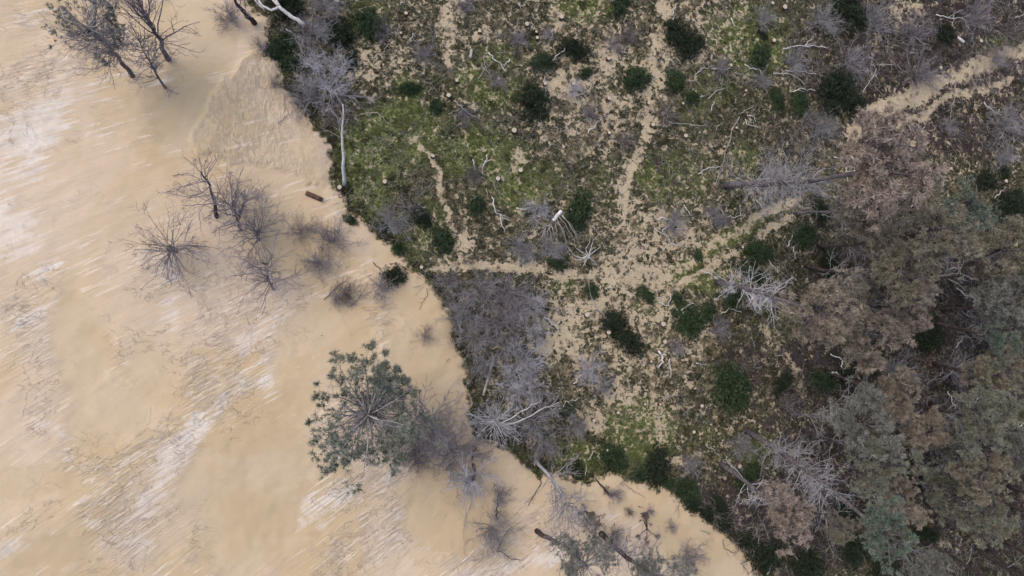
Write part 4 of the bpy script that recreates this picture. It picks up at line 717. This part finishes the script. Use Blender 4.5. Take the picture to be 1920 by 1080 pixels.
# ================================================================== fallen branches
FB = [([(696,110),(715,103),(730,85)],4,'p'),([(748,48),(747,75)],3,'p'),([(751,11),(757,3)],3,'w'),([(768,80),(775,64),(780,71)],3,'w'),([(709,46),(714,54)],3,'w'),([(675,215),(710,214),(728,232),(737,237)],3,'p'),([(552,70),(562,85),(568,102)],4,'p'),([(538,57),(547,64)],7,'w'),
 ([(687,192),(697,198)],3,'p'),([(865,5),(884,8),(890,20)],3,'w'),([(905,20),(925,30)],3,'p'),([(970,9),(976,20)],4,'w'),([(971,35),(965,60),(970,70),(983,78)],3,'p'),([(995,28),(1007,47)],4,'p'),([(1035,57),(1031,78)],4,'w'),([(915,101),(925,113),(942,126),(946,135)],5,'w'),
 ([(955,113),(946,122),(944,128)],4,'w'),([(895,150),(908,131),(928,117)],4,'p'),([(905,108),(910,128),(922,150),(923,163)],3,'p'),([(1033,118),(1045,104),(1056,98),(1057,82)],4,'w'),([(1020,145),(1019,175),(1016,205),(1012,222),(1015,241),(1030,251)],4,'p'),([(1014,216),(1031,214)],3,'p'),
 ([(1094,87),(1107,90),(1110,105)],3,'p'),([(1105,142),(1105,165),(1100,180)],4,'p'),([(1069,172),(1086,152)],4,'w'),([(1126,162),(1134,178)],3,'p'),([(850,190),(865,205),(880,215),(901,227)],4,'p'),([(840,215),(862,204)],3,'p'),([(1037,237),(1048,250),(1065,242),(1075,250)],4,'p'),
 ([(1100,252),(1120,228)],4,'w'),([(1160,225),(1172,232)],3,'p'),([(1259,45),(1262,18),(1270,8)],4,'w'),([(1369,35),(1375,53)],5,'w'),([(1378,23),(1390,47)],3,'p'),([(1265,110),(1275,122)],3,'p'),([(1300,142),(1318,129),(1332,126)],3,'w'),([(1332,130),(1352,131),(1372,130)],4,'w'),
 ([(1348,160),(1356,148)],4,'p'),([(1394,122),(1408,131),(1420,132),(1427,143)],4,'w'),([(1375,140),(1425,146)],3,'p'),([(1465,93),(1507,89),(1530,91),(1553,90)],5,'w'),([(1507,88),(1518,75)],4,'w'),([(1447,140),(1478,140),(1490,148),(1507,161)],4,'w'),([(1470,133),(1500,136),(1528,141)],4,'w'),
 ([(1470,105),(1490,118),(1515,130)],4,'p'),([(1290,154),(1305,153),(1312,165)],4,'p'),([(1325,187),(1340,173),(1360,166)],3,'w'),([(1310,183),(1322,182)],4,'w'),([(1330,210),(1337,192)],4,'w'),([(1253,231),(1280,234),(1300,237),(1325,240)],4,'p'),([(1247,205),(1247,230)],4,'p'),
 ([(1385,220),(1370,245),(1363,270),(1352,310),(1340,350)],4,'p'),([(1398,218),(1413,218),(1415,230)],4,'w'),([(1395,225),(1400,235),(1420,241)],4,'w'),([(1382,215),(1410,201)],3,'p'),([(1340,246),(1350,230)],3,'p'),([(1485,173),(1500,168),(1526,172)],4,'w'),
 ([(1750,30),(1775,36),(1800,35),(1815,60)],5,'w'),([(1786,30),(1784,48)],3,'w'),([(1705,98),(1720,104)],5,'p'),([(1620,83),(1645,72)],3,'p'),([(1788,158),(1787,178),(1780,205),(1777,228)],4,'p'),([(1775,143),(1786,172)],3,'p'),([(1715,257),(1732,238)],4,'w'),([(1840,193),(1862,215),(1892,225)],4,'w'),
 ([(1902,245),(1895,222),(1870,262)],4,'w'),([(1560,30),(1590,27),(1618,26)],4,'p'),([(1615,175),(1630,150),(1640,130)],3,'w'),([(1640,122),(1680,125)],3,'p'),([(1900,35),(1918,28)],4,'w'),([(1307,327),(1325,315),(1350,314)],5,'w'),([(1338,350),(1347,318),(1357,300)],3,'p'),([(1425,282),(1448,281)],3,'p'),
 ([(1279,386),(1286,395),(1294,406)],5,'w'),([(1230,411),(1245,410),(1258,416)],6,'w'),([(1225,427),(1245,443),(1258,457)],4,'w'),([(1240,435),(1255,422),(1277,411)],4,'w'),([(1265,430),(1288,431)],5,'w'),([(1245,456),(1262,460),(1280,462)],3,'w'),([(1350,395),(1357,405),(1378,410),(1387,402),(1385,385)],4,'w'),
 ([(1475,463),(1484,441)],5,'w'),([(1485,463),(1490,486)],4,'w'),([(1437,485),(1455,512)],4,'w'),([(1310,508),(1330,515),(1348,526)],5,'w'),([(1414,375),(1430,395)],3,'w'),([(1440,340),(1462,343),(1470,370)],3,'w'),([(1560,295),(1575,303),(1586,320),(1587,342)],5,'w'),([(1573,301),(1585,293),(1603,294)],6,'w'),
 ([(1590,310),(1600,320),(1597,330)],4,'w'),([(1862,372),(1870,362),(1881,352)],4,'w'),([(1655,460),(1672,480),(1690,498)],4,'p'),([(1780,514),(1815,517),(1850,510)],4,'p'),([(967,391),(980,393),(995,391)],5,'w'),([(1068,392),(1074,400),(1074,408)],5,'w'),([(1108,427),(1120,437),(1130,440)],4,'p'),
 ([(921,370),(927,395),(938,410),(944,437)],5,'w'),([(936,405),(953,415)],4,'w'),([(878,382),(885,374),(892,370)],4,'p'),([(886,300),(887,312),(892,322)],4,'w'),([(913,292),(905,312),(903,328)],5,'w'),([(919,300),(907,310),(896,316)],4,'w'),([(910,355),(913,370)],4,'p'),([(918,335),(928,355),(941,367)],3,'p'),
 ([(784,390),(799,390)],4,'w'),([(1113,515),(1100,532),(1115,575)],3,'p'),([(1115,575),(1130,590),(1145,607)],5,'p'),([(1019,595),(1035,607),(1050,622)],5,'w'),([(1073,719),(1090,703)],5,'w'),([(1047,765),(1065,752),(1085,745)],4,'w'),([(940,615),(925,612),(915,620)],3,'p'),
 ([(1222,555),(1240,560),(1244,566)],4,'w'),([(1233,567),(1250,575),(1254,552)],5,'w'),([(1260,540),(1258,560)],4,'p'),([(1276,583),(1285,574),(1297,568),(1305,573)],7,'w'),([(1279,585),(1279,597)],6,'w'),([(1350,588),(1370,578),(1388,586)],4,'w'),([(1260,596),(1270,600)],3,'p'),
 ([(1232,658),(1241,670),(1239,680),(1232,690)],10,'w'),([(1240,664),(1248,665)],6,'w'),([(1253,672),(1255,690),(1253,707)],5,'w'),([(1235,750),(1250,742),(1265,740)],4,'p'),([(1303,680),(1320,684)],4,'w'),([(1450,667),(1470,667)],4,'p'),([(1555,664),(1577,675),(1590,684)],6,'w'),([(1576,677),(1577,700)],6,'w'),
 ([(1556,699),(1566,700),(1573,707)],9,'w'),([(1578,690),(1592,692)],5,'w'),([(1588,678),(1600,667),(1608,650)],4,'p'),([(1787,653),(1800,633)],5,'w'),([(1840,628),(1850,610)],4,'w'),([(1760,705),(1763,690),(1776,675)],4,'p'),([(1773,733),(1780,748),(1785,765)],5,'w'),([(1791,740),(1793,750),(1820,755)],4,'w'),
 ([(1808,772),(1820,758),(1832,745)],5,'w'),([(1662,700),(1678,725),(1692,742)],4,'w'),([(1880,732),(1890,742),(1902,750)],4,'p'),([(1905,800),(1922,788)],6,'w'),([(1789,540),(1805,554),(1836,563)],5,'w'),([(1735,934),(1765,932),(1812,940)],5,'w'),([(1897,818),(1910,832),(1922,846)],5,'w'),([(1650,835),(1675,837)],4,'p'),
 ([(1828,891),(1850,885),(1865,878)],5,'p'),([(1435,1075),(1452,1045),(1461,1027)],7,'p'),([(1488,1042),(1505,1060),(1522,1082)],5,'p'),([(1507,1034),(1510,1024)],6,'w'),([(1100,862),(1112,843)],5,'p'),([(1096,890),(1097,870)],4,'p'),([(1060,878),(1070,865),(1085,852)],4,'p'),([(1000,872),(1002,848)],5,'p'),([(1030,895),(1037,868)],5,'p'),
 ([(1320,833),(1340,847),(1352,857)],4,'p'),([(1330,1000),(1310,990)],3,'p'),([(1415,1000),(1418,985)],3,'p'),([(1255,1080),(1265,1060)],3,'p') ]
def mid(pt):
    A = np.array(pt, float); return tuple(A.mean(0))
look = []
for pt, w, m in FB:
    L = sum(math.dist(a, b) for a, b in zip(pt[:-1], pt[1:])); look.append(('thick ' if w > 5 else 'thin ' if w < 4 else '') + ('long ' if L > 45 else 'short ' if L < 22 else '') + ('bleached white' if m == 'w' else 'pale grey'))
lab = autolabels([mid(f[0]) for f in FB], look, 'branch')
for i, ((pt, w, m), l) in enumerate(zip(FB, lab)):
    L = sum(math.dist(a, b) for a, b in zip(pt[:-1], pt[1:]))
    stick(pt, w / 120., 'white_wood' if m == 'w' else 'pale_wood', l, seed=100 + i, forks=0 if (L < 22 or w > 5) else (1 if L < 30 else 3), group='fallen branches in the clearing', lift=.22)

# ================================================================== STUFF: ground cover as instanced tufts
PROTO = bpy.data.collections.new('ground_cover_pieces')
def proto(name, m, mat):
    c = bpy.data.collections.new(name)
    for i, me in enumerate(m):
        me.materials.append(mat); o = bpy.data.objects.new(name + '_piece', me); c.objects.link(o)
    return c
def blade_tuft(seed, n, h, w, spread, flatten=.6):
    g = np.random.default_rng(seed); az = g.uniform(0, 6.28, n); el = g.uniform(.25, 1.3, n); r0 = g.uniform(0, .3, n)[:, None] * spread; o = np.stack([np.cos(az * 3), np.sin(az * 3), 0 * az], -1) * r0
    d = np.stack([np.cos(az) * np.cos(el), np.sin(az) * np.cos(el), np.sin(el)], -1); L = (h * g.uniform(.5, 1.1, n))[:, None]; s = unit(np.cross(d, g.normal(size=(n, 3)))) * w
    m1 = o + d * L * .55; d2 = unit(d + [0, 0, -.7]); tip = m1 + d2 * L * .5; v = np.stack([o - s, o + s, m1 + s * .8, m1 - s * .8, tip], 1).reshape(-1, 3); b = np.arange(n)[:, None] * 5
    return mesh('tuft', v, [b + np.array([[2, 4, 3]]), b + np.array([[0, 1, 2, 3]])], smooth=False)
def cushion(seed, n, R0, hh, lw):
    g = np.random.default_rng(seed); u = unit(g.normal(size=(n, 3))); u[:, 2] = np.abs(u[:, 2]); c = u * g.uniform(.5, 1, (n, 1)) * [R0, R0, hh]; d = unit(g.normal(size=(n, 3)) + u); s = unit(np.cross(d, g.normal(size=(n, 3)))) * lw
    v = np.stack([c - s, c + s, c + d * lw * 4 + s * .5, c + d * lw * 4 - s * .5], 1).reshape(-1, 3); return mesh('cushion', v, np.arange(n)[:, None] * 4 + np.array([[0, 1, 2, 3]]), smooth=False)
def twigs_(seed, n, L, r, zs=.05, R0=.25):
    g = np.random.default_rng(seed); st = g.normal(0, R0 * .6, (n, 3)) * [1, 1, 0] + [0, 0, zs]; az = g.uniform(0, 6.28, n); p, rr = grow(st, np.stack([np.cos(az), np.sin(az), g.uniform(-.1, .35, n)], -1), L * g.uniform(.5, 1.2, n), r, 4, .09, -.02, .4, g)
    return MB().tubes(p, rr, 3, False).mesh('twigs')
C_GR = proto('grass_tuft', [blade_tuft(s, 30, .26, .010, .25) for s in (1, 2, 3)], M['grass'])
C_DR = proto('dry_grass_tuft', [blade_tuft(s, 26, .26, .010, .3) for s in (4, 5, 6)], M['dry_grass'])
C_HE = proto('heather_cushion', [cushion(s, 90, .20, .17, .012) for s in (7, 8, 9)], M['heath'])
C_RE = proto('dead_heather_tuft', [twigs_(s, 26, .30, .006, .03, .16) for s in (10, 11, 12)], M['red_litter'])
C_TW = proto('twig_litter', [twigs_(s, 3, .6, .009, .10, .30) for s in (13, 14, 15, 16, 17)], M['twig_litter'])
def scatter(name, coll, n, wfun, smin, smax, label, cat, seed, sand=False, ext=3.):
    g = np.random.default_rng(seed); x = g.uniform(X0 - ext, X1 + ext, n); y = g.uniform(Y0 - ext, Y1 + ext, n); d = sdist(x, y); k = d > .0 if sand else d < .22; x, y, d = x[k], y[k], d[k]
    z = ground_z(x, y); w = wfun(x, y, z, d); k = g.random(len(x)) < w; x, y, z = x[k], y[k], z[k]; n = len(x)
    me = mesh(name, np.stack([x, y, z], -1), [], {}) if 0 else bpy.data.meshes.new(name); me.vertices.add(n); me.vertices.foreach_set('co', np.stack([x, y, z], -1).astype(np.float32).ravel())
    for a, v in (('sc', g.uniform(smin, smax, n)), ('rz', g.uniform(0, 6.28, n))): at = me.attributes.new(a, 'FLOAT', 'POINT'); at.data.foreach_set('value', v.astype(np.float32))
    at = me.attributes.new('pick', 'INT', 'POINT'); at.data.foreach_set('value', g.integers(0, 50, n).astype(np.int32))
    o = link(name, me); tag(o, label, cat, kind='stuff'); t = bpy.data.node_groups.new(name, 'GeometryNodeTree'); t.interface.new_socket('Geometry', in_out='INPUT', socket_type='NodeSocketGeometry'); t.interface.new_socket('Geometry', in_out='OUTPUT', socket_type='NodeSocketGeometry')
    N = t.nodes.new; gi = N('NodeGroupInput'); go = N('NodeGroupOutput'); mp = N('GeometryNodeMeshToPoints'); ip = N('GeometryNodeInstanceOnPoints'); ci = N('GeometryNodeCollectionInfo'); ci.inputs['Collection'].default_value = coll; ci.inputs['Separate Children'].default_value = True; ci.inputs['Reset Children'].default_value = True
    def na(nm, ty): q = N('GeometryNodeInputNamedAttribute'); q.data_type = ty; q.inputs['Name'].default_value = nm; return q.outputs[0]
    cx = N('ShaderNodeCombineXYZ'); lk = t.links.new; lk(na('rz', 'FLOAT'), cx.inputs[2]); lk(gi.outputs[0], mp.inputs[0]); lk(mp.outputs[0], ip.inputs['Points']); lk(ci.outputs[0], ip.inputs['Instance']); ip.inputs['Pick Instance'].default_value = True
    lk(na('pick', 'INT'), ip.inputs['Instance Index']); lk(cx.outputs[0], ip.inputs['Rotation']); lk(na('sc', 'FLOAT'), ip.inputs['Scale']); lk(ip.outputs[0], go.inputs[0]); md = o.modifiers.new('scatter', 'NODES'); md.node_group = t; print(name, n); return o
def clump(x, y, s, sc=1.2): return fbm(x * sc, y * sc, s, 4, .6)
def w_grass(x, y, z, d): m = masks_floor(x, y, z); return np.clip(m[:, 1] * 1.1 - m[:, 0] * .8, 0, 1) * sstep(.40, .60, clump(x, y, 201))
def w_dry(x, y, z, d): m = masks_floor(x, y, z); return np.clip(.6 + .3 * m[:, 0] - .8 * m[:, 1] - .65 * m[:, 2], .03, 1) * sstep(.46, .62, clump(x, y, 205)) * (1 - .85 * sstep(.4, .62, m[:, 0]))
def w_heath(x, y, z, d): m = masks_floor(x, y, z); e = np.exp(-(np.clip(-d, 0, 9) / .5) ** 2); return np.clip(.75 - 1.0 * m[:, 0] - .35 * m[:, 1] + e, .05, 1) * np.clip(sstep(.42, .58, clump(x, y, 209, 1.6)) * .7 + .12 + sstep(.50, .62, clump(x, y, 231, .55)) + e, 0, 1)
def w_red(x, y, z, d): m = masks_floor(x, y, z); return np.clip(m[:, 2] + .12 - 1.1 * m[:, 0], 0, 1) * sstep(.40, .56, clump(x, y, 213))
def w_tw(x, y, z, d): m = masks_floor(x, y, z); return np.clip(.5 + .5 * m[:, 2] - .5 * m[:, 0], .08, 1) * sstep(.42, .58, clump(x, y, 217, .6))
scatter('green_grass', C_GR, 200000, w_grass, .5, 1.15, 'green grass growing in patches across the clearing', 'grass', 1)
scatter('dry_grass', C_DR, 110000, w_dry, .5, 1.2, 'straw coloured dry grass scattered over the wood floor', 'grass', 2)
scatter('heather', C_HE, 90000, w_heath, .45, 1.25, 'low dark heather cushions covering the wood floor and fringing the dune', 'heather', 3)
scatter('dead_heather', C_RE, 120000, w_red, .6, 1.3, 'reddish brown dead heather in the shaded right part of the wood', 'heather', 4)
scatter('twig_litter', C_TW, 42000, w_tw, .5, 1.9, 'thin pale fallen twigs scattered over the wood floor', 'twigs', 5)
scatter('sand_twigs', C_TW, 9000, lambda x, y, z, d: np.exp(-d / 2.0) * .06 + .003, .3, .7, 'sparse thin twigs scattered on the sand near the edge', 'twigs', 6, True)
tri = sum(len(o.data.loops) - 2 * len(o.data.polygons) for o in SC.objects if o.type == 'MESH'); print('triangles', tri, 'objects', len(SC.objects))
